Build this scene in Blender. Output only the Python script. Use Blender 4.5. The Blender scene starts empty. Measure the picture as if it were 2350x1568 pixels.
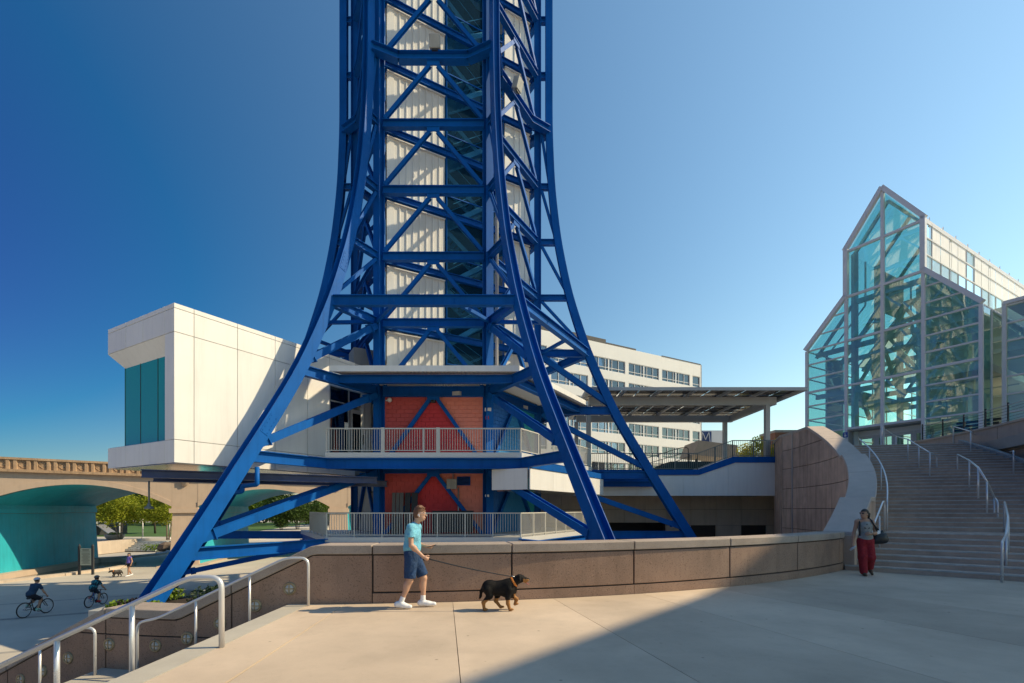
import bpy, bmesh, math, random
import numpy as np
from mathutils import Vector, Matrix
random.seed(7)
rad = math.radians
scene = bpy.context.scene
# ------------------------------------------------------------------ camera
CAMZ = 1.7
FPX, CX, HY = 1110.0, 1175.0, 1168.0          # pinhole model of the 2350 x 1568 photograph
cam_d = bpy.data.cameras.new('camera')
cam = bpy.data.objects.new('camera', cam_d)
scene.collection.objects.link(cam)
cam.location = (0, 0, CAMZ)
cam.rotation_euler = (rad(90), 0, 0)
cam_d.sensor_width = 36.0
cam_d.lens = 36.0 * FPX / 2350.0
cam_d.shift_y = 384.0 / 2350.0
cam_d.clip_start = 0.05
cam_d.clip_end = 3000
scene.camera = cam
# ------------------------------------------------------------------ sky, sun, exposure
SUN_EL = rad(42)
SUN_DIR = Vector((1.0, 0.12, 0)).normalized() * math.cos(SUN_EL) + Vector((0, 0, math.sin(SUN_EL)))
world = bpy.data.worlds.new('World')
scene.world = world
world.use_nodes = True
wn, wl = world.node_tree.nodes, world.node_tree.links
bg = wn['Background']
sky = wn.new('ShaderNodeTexSky')
sky.sky_type = 'NISHITA'
sky.sun_disc = False
sky.sun_elevation = SUN_EL
sky.sun_rotation = math.atan2(SUN_DIR.x, SUN_DIR.y)
sky.altitude = 300
sky.air_density = 1.5
sky.dust_density = 0.15
sky.ozone_density = 8.0
SKYW = [[0.015, 0.63, 0.48], [0.148, 0.42, 0.27], [0.215, 0.205, 0.11]]
# The whole sky dims smoothly away from the sun (a polarising filter was on the lens) and pales toward the horizon
geo_w = wn.new('ShaderNodeTexCoord')
dotn = wn.new('ShaderNodeVectorMath'); dotn.operation = 'DOT_PRODUCT'
wl.new(geo_w.outputs['Generated'], dotn.inputs[0]); dotn.inputs[1].default_value = tuple(SUN_DIR)
def wmath(op, a, b):
    q = wn.new('ShaderNodeMath'); q.operation = op
    for i, x in enumerate((a, b)):
        if isinstance(x, (int, float)): q.inputs[i].default_value = x
        else: wl.new(x, q.inputs[i])
    return q.outputs[0]
sepz = wn.new('ShaderNodeSeparateXYZ'); wl.new(geo_w.outputs['Generated'], sepz.inputs[0])
hz = wmath('POWER', wmath('SUBTRACT', 1.0, wmath('ABSOLUTE', sepz.outputs[2], 0)), 4.0)
tint = wn.new('ShaderNodeCombineXYZ')
for i, (k0, k1, k2) in enumerate(SKYW):
    t_ = wmath('ADD', wmath('ADD', k0, wmath('MULTIPLY', dotn.outputs['Value'], k1)), wmath('MULTIPLY', hz, k2))
    wl.new(wmath('MAXIMUM', t_, 0.05), tint.inputs[i])
scl = wn.new('ShaderNodeVectorMath'); scl.operation = 'MULTIPLY'
wl.new(sky.outputs['Color'], scl.inputs[0]); wl.new(tint.outputs[0], scl.inputs[1])
wl.new(scl.outputs[0], bg.inputs['Color'])
bg.inputs['Strength'].default_value = 0.15
sun_d = bpy.data.lights.new('sun', 'SUN')
sun_d.energy = 2.0
sun_d.angle = rad(0.5)
sun_d.color = (1.0, 0.81, 0.52)
sun = bpy.data.objects.new('sun', sun_d)
scene.collection.objects.link(sun)
sun.rotation_euler = SUN_DIR.to_track_quat('Z', 'Y').to_euler()
scene.view_settings.view_transform = 'Standard'
scene.view_settings.look = 'None'
scene.view_settings.exposure = 1.48
scene.view_settings.gamma = 1.0
scene.render.engine = 'CYCLES'
# ------------------------------------------------------------------ helpers
V = Vector
def P(x, y, Y):                    # photograph point at depth Y
    return V(((x - CX) / FPX * Y, Y, CAMZ + (HY - y) / FPX * Y))
def G(x, y, z=0.0):                # photograph point on a level z
    Y = (CAMZ - z) * FPX / (y - HY)
    return V(((x - CX) / FPX * Y, Y, z))
TX, TY = -3.92, 28.9               # axis of the tower: the walls, steps and joints are laid out round it
def pol(r, th, z=0.0):
    a = rad(th)
    return V((TX + r * math.cos(a), TY + r * math.sin(a), z))
coll = scene.collection
LOC = {}
def tag(o, label=None, cat=None, group=None, kind=None):
    if label: o['label'] = label
    if cat: o['category'] = cat
    if group: o['group'] = group
    if kind: o['kind'] = kind
    return o
def thing(name, label, cat, loc=(0, 0, 0), group=None, rotz=0.0):
    o = bpy.data.objects.new(name, None)
    coll.objects.link(o)
    o.empty_display_size = 0.2
    o.location = loc
    o.rotation_euler = (0, 0, rotz)
    LOC[o.name] = V(loc) if rotz == 0 else V((0, 0, 0))
    return tag(o, label, cat, group)
def root_loc(p):
    while p is not None:
        if p.name in LOC: return LOC[p.name]
        p = p.parent
    return V((0, 0, 0))
class MB:
    def __init__(s): s.v = []; s.f = []
    def add(s, vs, fs):
        n = len(s.v)
        s.v += [tuple(v) for v in vs]
        s.f += [tuple(i + n for i in f) for f in fs]
        return s
    def box(s, c, size, ax=None):
        c = V(c); hx, hy, hz = [q / 2 for q in size]
        X, Y, Z = ax if ax else (V((1, 0, 0)), V((0, 1, 0)), V((0, 0, 1)))
        vs = [c + X * (hx * i) + Y * (hy * j) + Z * (hz * k) for i in (-1, 1) for j in (-1, 1) for k in (-1, 1)]
        return s.add(vs, [(0, 1, 3, 2), (4, 6, 7, 5), (0, 4, 5, 1), (2, 3, 7, 6), (0, 2, 6, 4), (1, 5, 7, 3)])
    def frame(s, p0, p1, up=(0, 0, 1)):
        d = (V(p1) - V(p0)); L = d.length; d.normalize(); up = V(up)
        sx = d.cross(up)
        if sx.length < 1e-4: sx = d.cross(V((0, 1, 0)))
        sx.normalize(); u = sx.cross(d).normalized()
        return d, sx, u, L
    def beam(s, p0, p1, w, h, up=(0, 0, 1)):
        d, sx, u, L = s.frame(p0, p1, up)
        return s.box((V(p0) + V(p1)) / 2, (L, w, h), (d, sx, u))
    def extr(s, sec, p0, p1, sx, u):
        n = len(sec); p0 = V(p0); p1 = V(p1)
        vs = [p0 + sx * a + u * b for a, b in sec] + [p1 + sx * a + u * b for a, b in sec]
        fs = [(i, (i + 1) % n, n + (i + 1) % n, n + i) for i in range(n)]
        fs += [tuple(range(n - 1, -1, -1)), tuple(range(n, 2 * n))]
        return s.add(vs, fs)
    def ibeam(s, p0, p1, w, h, tf=.035, tw=.025, up=(0, 0, 1)):
        d, sx, u, L = s.frame(p0, p1, up)
        a, b, t = w / 2, h / 2, tw / 2
        sec = [(-a, -b), (a, -b), (a, -b + tf), (t, -b + tf), (t, b - tf), (a, b - tf), (a, b), (-a, b), (-a, b - tf), (-t, b - tf), (-t, -b + tf), (-a, -b + tf)]
        return s.extr(sec, p0, p1, sx, u)
    def tube(s, pts, r, n=8, r1=None):
        pts = [V(p) for p in pts]; rings = []
        N = len(pts); prev = None
        for i, p in enumerate(pts):
            t = (pts[min(i + 1, N - 1)] - pts[max(i - 1, 0)]).normalized()
            if prev is None:
                a = t.cross(V((0, 0, 1)))
                if a.length < 1e-3: a = t.cross(V((1, 0, 0)))
            else:
                a = prev - t * prev.dot(t)
            a.normalize(); prev = a; b = t.cross(a)
            rr = r if r1 is None else r + (r1 - r) * i / max(1, N - 1)
            rings.append([p + a * (rr * math.cos(2 * math.pi * k / n)) + b * (rr * math.sin(2 * math.pi * k / n)) for k in range(n)])
        vs = [q for R in rings for q in R]; fs = []
        for i in range(N - 1):
            for k in range(n):
                fs.append((i * n + k, i * n + (k + 1) % n, (i + 1) * n + (k + 1) % n, (i + 1) * n + k))
        fs.append(tuple(range(n - 1, -1, -1))); fs.append(tuple((N - 1) * n + k for k in range(n)))
        return s.add(vs, fs)
    def prism(s, poly, vec):
        n = len(poly); vec = V(vec); poly = [V(p) for p in poly]
        vs = poly + [p + vec for p in poly]
        fs = [(i, (i + 1) % n, n + (i + 1) % n, n + i) for i in range(n)] + [tuple(range(n - 1, -1, -1)), tuple(range(n, 2 * n))]
        return s.add(vs, fs)
    def quad(s, a, b, c, d): return s.add([a, b, c, d], [(0, 1, 2, 3)])
    def lathe(s, c, prof, n=16, axis=V((0, 0, 1))):
        axis = V(axis).normalized(); a = axis.orthogonal().normalized(); b = axis.cross(a); c = V(c)
        vs = []; m = len(prof)
        for r, h in prof:
            for k in range(n):
                t = 2 * math.pi * k / n
                vs.append(c + axis * h + a * (r * math.cos(t)) + b * (r * math.sin(t)))
        fs = [(i * n + k, i * n + (k + 1) % n, (i + 1) * n + (k + 1) % n, (i + 1) * n + k) for i in range(m - 1) for k in range(n)]
        fs += [tuple(range(n - 1, -1, -1)), tuple((m - 1) * n + k for k in range(n))]
        return s.add(vs, fs)
    def arc(s, r0, r1, t0, t1, z0, z1, n=None):
        n = n or max(1, int(abs(t1 - t0) / 1.2 + .99))
        f0 = z0 if callable(z0) else (lambda t: z0)
        f1 = z1 if callable(z1) else (lambda t: z1)
        vs = []
        for i in range(n + 1):
            t = t0 + (t1 - t0) * i / n
            vs += [pol(r0, t, f0(t)), pol(r1, t, f0(t)), pol(r1, t, f1(t)), pol(r0, t, f1(t))]
        fs = []
        for i in range(n):
            a, b = 4 * i, 4 * i + 4
            for k in range(4): fs.append((a + k, a + (k + 1) % 4, b + (k + 1) % 4, b + k))
        fs += [(3, 2, 1, 0), (4 * n, 4 * n + 1, 4 * n + 2, 4 * n + 3)]
        return s.add(vs, fs)
def mesh_obj(name, vs, fs, mat, parent=None, smooth=False, fix=True):
    off = root_loc(parent) if parent is not None else V((0, 0, 0))
    me = bpy.data.meshes.new(name)
    me.from_pydata([(v[0] - off.x, v[1] - off.y, v[2] - off.z) for v in vs], [], fs)
    if mat: me.materials.append(mat)
    if fix:
        bm = bmesh.new(); bm.from_mesh(me)
        bmesh.ops.recalc_face_normals(bm, faces=bm.faces)
        bm.to_mesh(me); bm.free()
    if smooth: me.polygons.foreach_set('use_smooth', [True] * len(me.polygons))
    o = bpy.data.objects.new(name, me)
    coll.objects.link(o)
    if parent is not None: o.parent = parent
    return o
def ob(name, mb, mat, parent=None, smooth=False, fix=True, label=None):
    o = mesh_obj(name, mb.v, mb.f, mat, parent, smooth, fix)
    if label: o['label'] = label
    return o
def struct(name, mb, mat, parent=None):
    o = ob(name, mb, mat, parent)
    if parent is None: o['kind'] = 'structure'
    return o
def bevel(o, w=.01, seg=1):
    m = o.modifiers.new('bevel', 'BEVEL'); m.width = w; m.segments = seg; m.limit_method = 'ANGLE'; m.angle_limit = rad(50)
    return o
def copy_tree(o, parent=None):
    c = o.copy(); coll.objects.link(c)
    if parent is not None: c.parent = parent
    for ch in o.children: copy_tree(ch, c)
    return c
def piece(name, me_obj, loc, parent, rot=0.0):       # a further piece sharing mesh data
    o = bpy.data.objects.new(name, me_obj.data); coll.objects.link(o)
    o.parent = parent; o.location = V(loc) - root_loc(parent); o.rotation_euler = (0, 0, rot)
    return o
# ------------------------------------------------------------------ materials
def mat(name, col, rough=.6, metal=0.0, var=.10, scale=1.5, bump=0.0, bscale=60, streak=0.0, speck=0.0, spscale=90, spec=.5, var2=0.0, coat=0.0, spots=0.0, bdist=.02, rnd=.35):
    m = bpy.data.materials.new(name); m.use_nodes = True
    n, l = m.node_tree.nodes, m.node_tree.links
    b = n['Principled BSDF']
    b.inputs['Roughness'].default_value = rough; b.inputs['Metallic'].default_value = metal
    b.inputs['Specular IOR Level'].default_value = spec
    if coat: b.inputs['Coat Weight'].default_value = coat; b.inputs['Coat Roughness'].default_value = .15
    tc = n.new('ShaderNodeTexCoord'); geo = n.new('ShaderNodeNewGeometry')
    co = geo.outputs['Position']
    def noise(sc, det=4, vec=None, ro=.6):
        t = n.new('ShaderNodeTexNoise'); t.inputs['Scale'].default_value = sc; t.inputs['Detail'].default_value = det; t.inputs['Roughness'].default_value = ro
        l.new(vec or co, t.inputs['Vector']); return t.outputs['Fac']
    def ramp(fac, p0, p1, c0, c1):
        r = n.new('ShaderNodeMapRange'); r.inputs[1].default_value = p0; r.inputs[2].default_value = p1; r.inputs[3].default_value = c0; r.inputs[4].default_value = c1
        l.new(fac, r.inputs[0]); return r.outputs[0]
    mult = None
    def mul(x):
        nonlocal mult
        if mult is None: mult = x
        else:
            q = n.new('ShaderNodeMath'); q.operation = 'MULTIPLY'; l.new(mult, q.inputs[0]); l.new(x, q.inputs[1]); mult = q.outputs[0]
    if var: mul(ramp(noise(scale), .3, .7, 1 - var, 1 + var))
    if var2: mul(ramp(noise(scale * .17, 2), .35, .65, 1 - var2, 1 + var2))
    if streak:
        mp = n.new('ShaderNodeMapping'); mp.inputs['Scale'].default_value = (3.2, 3.2, .22); l.new(co, mp.inputs['Vector'])
        mul(ramp(noise(1.3, 5, mp.outputs[0], .7), .48, .75, 1.0, 1 - streak))
    if speck:
        mul(ramp(noise(spscale, 1), .58, .72, 1.0, 1 - speck))
        mul(ramp(noise(spscale * 1.37, 1), .66, .74, 1.0, 1 + speck))
    if spots:
        for sc_, r_ in ((.9, .018), (2.3, .016), (.47, .03)):
            vo = n.new('ShaderNodeTexVoronoi'); vo.inputs['Scale'].default_value = sc_; l.new(co, vo.inputs['Vector'])
            mul(ramp(vo.outputs['Distance'], r_ * sc_ * .6, r_ * sc_ * 1.6, 1 - spots, 1.0))
        mul(ramp(noise(.55, 8, None, .72), .54, .70, 1.0, .78)); mul(ramp(noise(6.0, 6, None, .7), .58, .75, 1.0, .86))
    oi = n.new('ShaderNodeObjectInfo')
    mul(ramp(oi.outputs['Random'], 0, 1, 1 - var * rnd, 1 + var * rnd))
    sc = n.new('ShaderNodeVectorMath'); sc.operation = 'SCALE'
    sc.inputs[0].default_value = col[:3]
    l.new(mult, sc.inputs['Scale'])
    l.new(sc.outputs[0], b.inputs['Base Color'])
    if rough > .12 and metal < .5:
        l.new(ramp(noise(scale * 3, 3), .3, .7, max(.05, rough - .07), min(1, rough + .07)), b.inputs['Roughness'])
    if bump:
        bp = n.new('ShaderNodeBump'); bp.inputs['Strength'].default_value = bump; bp.inputs['Distance'].default_value = bdist
        l.new(noise(bscale, 5), bp.inputs['Height']); l.new(bp.outputs[0], b.inputs['Normal'])
    return m
def glass(name, tint, refl=.18, rough=.02, opac=0.0, opcol=(.02, .05, .06)):
    m = bpy.data.materials.new(name); m.use_nodes = True
    n, l = m.node_tree.nodes, m.node_tree.links
    n.remove(n['Principled BSDF']); out = n['Material Output']
    tr = n.new('ShaderNodeBsdfTransparent'); tr.inputs[0].default_value = (*tint, 1)
    gl = n.new('ShaderNodeBsdfGlossy'); gl.inputs['Roughness'].default_value = rough; gl.inputs[0].default_value = (.9, .97, 1, 1)
    fr = n.new('ShaderNodeFresnel'); fr.inputs[0].default_value = 1.5
    ad = n.new('ShaderNodeMath'); ad.operation = 'MULTIPLY_ADD'; ad.inputs[1].default_value = 1.0; ad.inputs[2].default_value = refl; ad.use_clamp = True
    l.new(fr.outputs[0], ad.inputs[0])
    geo = n.new('ShaderNodeNewGeometry'); ns = n.new('ShaderNodeTexNoise'); ns.inputs['Scale'].default_value = .35; ns.inputs['Detail'].default_value = 1
    l.new(geo.outputs['Position'], ns.inputs['Vector'])
    bp = n.new('ShaderNodeBump'); bp.inputs['Strength'].default_value = .06; bp.inputs['Distance'].default_value = .3
    l.new(ns.outputs['Fac'], bp.inputs['Height']); l.new(bp.outputs[0], gl.inputs['Normal'])
    base = tr.outputs[0]
    if opac:
        df = n.new('ShaderNodeBsdfDiffuse'); df.inputs[0].default_value = (*opcol, 1)
        mo = n.new('ShaderNodeMixShader'); mo.inputs[0].default_value = opac
        l.new(tr.outputs[0], mo.inputs[1]); l.new(df.outputs[0], mo.inputs[2]); base = mo.outputs[0]
    mx = n.new('ShaderNodeMixShader')
    l.new(ad.outputs[0], mx.inputs[0]); l.new(base, mx.inputs[1]); l.new(gl.outputs[0], mx.inputs[2]); l.new(mx.outputs[0], out.inputs['Surface'])
    return m
def screen_mat(name, col, cell=.05, wire=.5):
    m = bpy.data.materials.new(name); m.use_nodes = True
    n, l = m.node_tree.nodes, m.node_tree.links
    b = n['Principled BSDF']; b.inputs['Base Color'].default_value = (*col, 1); b.inputs['Roughness'].default_value = .6; b.inputs['Specular IOR Level'].default_value = .05
    geo = n.new('ShaderNodeNewGeometry'); sp = n.new('ShaderNodeSeparateXYZ'); l.new(geo.outputs['Position'], sp.inputs[0])
    def saw(out, k=1.0):
        a = n.new('ShaderNodeMath'); a.operation = 'MULTIPLY'; a.inputs[1].default_value = k / cell; l.new(out, a.inputs[0])
        f = n.new('ShaderNodeMath'); f.operation = 'FRACT'; l.new(a.outputs[0], f.inputs[0])
        c = n.new('ShaderNodeMath'); c.operation = 'LESS_THAN'; c.inputs[1].default_value = wire * .55; l.new(f.outputs[0], c.inputs[0]); return c.outputs[0]
    mx = n.new('ShaderNodeMath'); mx.operation = 'MAXIMUM'; l.new(saw(sp.outputs[2]), mx.inputs[0]); l.new(saw(sp.outputs[0], 1.15), mx.inputs[1])
    l.new(mx.outputs[0], b.inputs['Alpha'])
    return m
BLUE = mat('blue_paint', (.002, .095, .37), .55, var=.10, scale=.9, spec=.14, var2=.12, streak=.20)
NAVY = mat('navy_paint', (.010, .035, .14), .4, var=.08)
WHITE = mat('white_panel', (.79, .78, .75), .42, var=.03, scale=.6, spec=.4, var2=.04, streak=.09, rnd=.9)
OFFW = mat('off_white_metal', (.62, .62, .60), .45, var=.04, scale=.7)
CREAM = mat('ribbed_siding', (.74, .735, .70), .5, var=.05, scale=.8, streak=.12)
ALU = mat('aluminium', (.50, .50, .50), .38, metal=.6, var=.04)
GALV = mat('steel_rail', (.66, .66, .66), .34, metal=.45, var=.05)
RAILP = mat('rail_paint', (.46, .47, .45), .45, var=.05)
SOFFIT = mat('soffit_metal', (.52, .52, .50), .16, metal=.8, var=.05)
PLAZA = mat('plaza_concrete', (.51, .41, .31), .85, var=.07, scale=2.2, bump=.25, bscale=120, speck=.10, spscale=120, var2=.13, spots=.5, rnd=.9)
BAND = mat('band_concrete', (.42, .39, .33), .85, var=.06, scale=3, bump=.25, bscale=120, speck=.08, var2=.06)
LOWER = mat('lower_paving', (.47, .43, .36), .85, var=.06, scale=.8, bump=.15, bscale=60, var2=.12)
GROUND = mat('ground_paving', (.40, .38, .34), .9, var=.08, scale=.3, var2=.1)
AGG = mat('aggregate_concrete', (.31, .20, .142), .88, var=.10, scale=2.5, bump=.5, bscale=85, speck=.42, spscale=42, streak=.16, var2=.12)
AGGT = mat('aggregate_coping', (.36, .295, .245), .85, var=.09, scale=3.5, bump=.5, bscale=85, speck=.28, spscale=60, var2=.08)
COPT = mat('ribbon_coping', (.53, .44, .37), .85, var=.06, scale=2.5, bump=.4, bscale=90, speck=.14, var2=.05)
PRECAST = mat('precast_concrete', (.60, .44, .335), .85, var=.14, scale=1.6, bump=.2, bscale=50, streak=.45, var2=.14)
PRECAST2 = mat('pale_precast', (.52, .43, .34), .85, var=.08, scale=1.1, bump=.2, streak=.15, var2=.1)
STEP = mat('brown_step', (.43, .31, .24), .85, var=.13, scale=2.6, bump=.3, bscale=70, speck=.2, spscale=60, var2=.16)
PJOINT = mat('paving_joint', (.22, .18, .14), .9, var=.1)
GROOVE = mat('joint_recess', (.05, .04, .035), .9, var=.05)
CMU = mat('pale_block', (.45, .45, .41), .8, var=.05)
CONC = mat('grey_concrete', (.36, .36, .34), .8, var=.10, streak=.25)
TEALP = mat('turquoise_paint', (.03, .45, .55), .55, var=.10, scale=.5, bump=.1, bscale=8, var2=.12, streak=.22)
TANP = mat('tan_paint', (.47, .36, .27), .8, var=.05, scale=1.2, bump=.15, bscale=25, streak=.1)
BSTONE = mat('parapet_stone', (.40, .27, .165), .85, var=.13, scale=3, bump=.3, bscale=30, streak=.4, var2=.08)
DARK = mat('interior_shade', (.008, .032, .055), .8, var=.1, spec=.02)
CHAR = mat('charcoal', (.03, .032, .035), .6, var=.1)
HOTEL = mat('hotel_panel', (.74, .73, .70), .6, var=.03, scale=.3, streak=.05)
HFRAME = mat('window_frame_white', (.72, .72, .72), .45, var=.02)
CURT = mat('curtain', (.50, .52, .50), .9, var=.22, scale=9)
GLASST = glass('teal_glass', (.54, .83, .79), .14)
GLASSD = glass('dark_teal_glass', (.06, .42, .38), .03, opac=.85, opcol=(.02, .40, .33))
GLASSB = glass('office_glass', (.30, .42, .42), .10)
GLASSH = glass('hotel_glass', (.55, .60, .70), .09, opac=.10, opcol=(.05, .07, .16))
MESH = screen_mat('blue_mesh_screen', (.012, .09, .20), .055, .22)
RED = mat('red_paint', (.42, .022, .03), .7, var=.06, scale=2)
STAIRB = mat('stair_blue', (.05, .28, .52), .6, var=.15, spec=.1)
# ================================================================== THE SETTING
GZ = -3.2                                   # level of the lower plaza round the tower
def sheet(poly, z, zb=None):
    mb = MB(); pts = [V((p[0], p[1], z)) for p in poly]
    if zb is None: mb.add(pts, [tuple(range(len(pts)))])
    else: mb.prism([V((p[0], p[1], zb)) for p in poly], (0, 0, z - zb))
    return mb
struct('ground', sheet([(-900, -300), (900, -300), (900, 1500), (-900, 1500)], -3.75), GROUND)
KERB = [(-34.8, -20), (-34.4, 20), (-33.9, 32), (-32.9, 35.4), (-32.3, 38.5), (-32.6, 41.2), (-34.2, 43.6), (-37.0, 46.2), (-40.5, 57.0)]
lp = struct('lower_plaza', sheet(KERB + [(-40.5, 190), (70, 190), (70, -60), (-30, -60)], GZ, -3.75), LOWER)
wat = mat('water', (.02, .035, .035), .06, var=.2, scale=.8, bump=.6, bscale=3.0, spec=.8)
struct('water', sheet([(-60, 12), (-30, 12), (-30, 50), (-60, 52)], -3.46), wat)
kb = thing('stone_kerb', 'pale stone kerb curving along the edge of the water channel', 'kerb', (-33.9, 32, GZ))
for a, b in zip(KERB[:-2], KERB[1:-1]):
    a, b = V((*a, 0)), V((*b, 0)); L = (b - a).length; n = max(1, round(L / 3.0))
    for i in range(n):
        p, q = a.lerp(b, i / n), a.lerp(b, (i + 1) / n); e = (q - p).normalized() * .01
        m = MB(); m.beam(p + e + V((0, 0, GZ + .03)), q - e + V((0, 0, GZ + .03)), .55, .30); ob('kerb_stone', m, PRECAST2, kb)
# paving bands across the lower plaza
DBAND = mat('cobble_band', (.30, .285, .26), .9, var=.2, scale=9, bump=.4, bscale=14)
for (p, q, w) in (((-33.5, 15.5), (-14.0, 26.0), .42), ((-33.5, 20.5), (-16.0, 30.6), .25), ((-30, 9.5), (-12.3, 19.2), .25)):
    m = MB(); a, b = V((*p, GZ + .004)), V((*q, GZ + .004)); d = (b - a).normalized(); s = V((-d.y, d.x, 0)) * w / 2
    m.quad(a - s, b - s, b + s, a + s); struct('paving_band', m, DBAND, lp)
# ---- upper plaza: concrete slabs with joints that run out from the tower axis
plz = MB(); arcp = [pol(20.24, t) for t in np.linspace(-89.9, -20, 50)]
base = [(-3.96, -40)] + [(-3.96, 8.62)] + [(p.x, p.y) for p in arcp] + [(70, 21), (70, -40)]
plaza = struct('plaza', sheet(base, -.022, -.16), PJOINT)
cuts = [-87.3 + 5.35 * k for k in range(0, 13)]
def slab(poly, m=PLAZA, name='paving_slab'):
    b = MB(); b.prism([V((p[0], p[1], -.02)) for p in poly], (0, 0, .02)); return struct(name, b, m, plaza)
G2 = .0045
pl = [pol(20.28, t) for t in np.linspace(-89.0, cuts[0] - .02, 5)]
slab([(-3.6 + G2, -14), (-3.6 + G2, 8.6)] + [(p.x, p.y) for p in pl] + [(-2.03 - G2, -14)])
for c0, c1 in zip(cuts[:-1], cuts[1:]):
    n = 6; g = math.degrees(G2 / 24)
    inn = [pol(20.28, t) for t in np.linspace(c0 + g, c1 - g, n)]
    for r0, r1 in ((20.28, 34.0), (34.012, 50.0)):
        A = [pol(r0, t) for t in np.linspace(c0 + g, c1 - g, n)]; B = [pol(r1, t) for t in np.linspace(c1 - g, c0 + g, n)]
        slab([(p.x, p.y) for p in A + B])
for y0, y1 in ((-14, -2.0), (-1.99, 3.0), (3.01, 8.62)):
    b = MB(); b.prism([V((-3.97, y0, -.16)), V((-3.6 - G2, y0, -.16)), V((-3.6 - G2, y1, -.16)), V((-3.97, y1, -.16))], (0, 0, .163)); struct('edge_slab', b, BAND, plaza)
# ================================================================== LEFT STEPS DOWN
st = thing('lower_stair', 'concrete stair running down beside the wall with round lights', 'stairs', (-3.95, 6, 0))
def wall_y(x, r=20.1): return TY - math.sqrt(max(1, r * r - (x - TX) ** 2))
def dstep(x0, x1, z):
    b = MB(); b.prism([V((x0, -3, z)), V((x0, wall_y(x0), z)), V((x1, wall_y(x1), z)), V((x1, -3, z))], (0, 0, -.5))
    return b
x = -3.975
for j in range(8):
    ob('step', dstep(x, x - .3, -.14 * (j + 1)), BAND, st); x -= .3
ob('landing', dstep(x, x - 1.25, -1.26), BAND, st); x -= 1.25
for j in range(14):
    z = -1.26 - .14 * (j + 1)
    if z < GZ: break
    ob('step', dstep(x, x - .3, z), BAND, st); x -= .3
# ================================================================== LOW CURVED WALL
def wtop(t):
    X = TX + 20.25 * math.cos(rad(t))
    if X > -3.55: return 1.05
    if X > -6.05: return 1.05 - (-3.55 - X) / 2.5 * 1.19
    if X > -7.55: return -.14
    return max(-2.9, -.14 - (-7.55 - X) * .485)
lw = thing('low_wall', 'low curved wall of brown aggregate concrete with coping round the plaza', 'wall', (0, 8.6, 0))
b = MB(); b.arc(19.74, 20.215, -114, -49.2, -3.6, lambda t: wtop(t) - .1, 60); ob('wall_core', b, GROOVE, lw)
JT = [-86 + 7.15 * k for k in range(-4, 6)]; JT = [-114] + JT[1:] + [-49.2]
JT = sorted(set(JT)); g = .045
for t0, t1 in zip(JT[:-1], JT[1:]):
    if t1 - t0 < 1: continue
    b = MB(); b.arc(19.62, 20.275, t0 + .03, t1 - .03, lambda t: wtop(t) - .165, wtop, max(4, int((t1 - t0) * 3)))
    bevel(ob('coping_stone', b, AGGT, lw), .012)
    if t0 > -92:
        b = MB(); b.arc(19.72, 20.25, t0 + g, t1 - g, .205, lambda t: wtop(t) - .19, 10); bevel(ob('wall_panel', b, AGG, lw), .008)
        b = MB(); b.arc(19.72, 20.262, t0 + g * .3, t1 - g * .3, -.4, .178, 10); ob('base_course', b, AGG, lw)
    else:
        b = MB(); b.arc(19.72, 20.25, t0 + g, t1 - g, lambda t: min(-.61, wtop(t) - .2), lambda t: wtop(t) - .19, 24); ob('wall_panel', b, AGG, lw)
        b = MB(); b.arc(19.72, 20.25, t0 + g, t1 - g, -3.6, lambda t: min(-.635, wtop(t) - .2), 24); ob('wall_panel', b, AGG, lw)
# round step lights in that wall
BRASS = mat('weathered_brass', (.30, .235, .14), .5, metal=.35, var=.25, scale=20)
LENS = mat('ribbed_lens', (.42, .42, .40), .12, var=.15, scale=30, spec=.7)
for i, (px, py) in enumerate([(665, 1351), (586, 1390), (505, 1430), (430, 1465), (357, 1482), (251, 1479), (157, 1510), (98, 1540), (48, 1560)]):
    Y = 8.75
    for _ in range(6):
        p = P(px, py, Y); Y = wall_y(p.x, 20.25)
    nrm = (V((p.x - TX, p.y - TY, 0))).normalized(); up = V((0, 0, 1)); sd = up.cross(nrm)
    L = thing('step_light', 'round brass step light, ' + ['first', 'second', 'third', 'fourth', 'fifth', 'sixth', 'seventh', 'eighth', 'ninth'][i] + ' from the plaza along the stair wall', 'light', p, 'round step lights along the stair wall')
    b = MB(); b.lathe(p, [(.115, -.02), (.118, .012), (.105, .026), (.085, .026), (.08, .012)], 24, nrm); ob('rim', b, BRASS, L, True)
    b = MB(); b.lathe(p, [(.08, -.01), (.078, .014), (.06, .024), (.001, .03)], 20, nrm); ob('lens', b, LENS, L, True)
    b = MB(); b.beam(p + nrm * .03 - up * .085, p + nrm * .03 + up * .085, .016, .012, nrm); b.beam(p + nrm * .03 - sd * .085, p + nrm * .03 + sd * .085, .016, .012, nrm); ob('guard', b, BRASS, L)
# handrails of the lower stair
def rail_path(pts, rr=.14, n=5):            # round the inner corners of a rail
    pts = [V(p) for p in pts]; out = [pts[0]]
    for i in range(1, len(pts) - 1):
        a, c, d = pts[i - 1], pts[i], pts[i + 1]
        u, v = (a - c), (d - c); k = min(rr, u.length * .45, v.length * .45); u.normalize(); v.normalize()
        for j in range(n + 1):
            t = j / n; out.append((c + u * k) * (1 - t) ** 2 + c * (2 * t * (1 - t)) + (c + v * k) * t ** 2)
    return out + [pts[-1]]
def handrail(label, path, posts, r=.024, name='handrail', m=None, group=None):
    m = m or GALV
    h = thing(name, label, 'handrail', path[0], group)
    b = MB(); b.tube(rail_path(path), r, 10); ob('rail', b, m, h, True)
    for q, zt in posts:
        b = MB(); b.tube([q, V((q[0], q[1], zt))], r * .92, 10); ob('post', b, m, h, True)
    return h
sl = -.467
def slz(x): return .88 + (x + 3.95) * -sl      # rail height over the nosings of the upper flight
yA = 5.93
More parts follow.
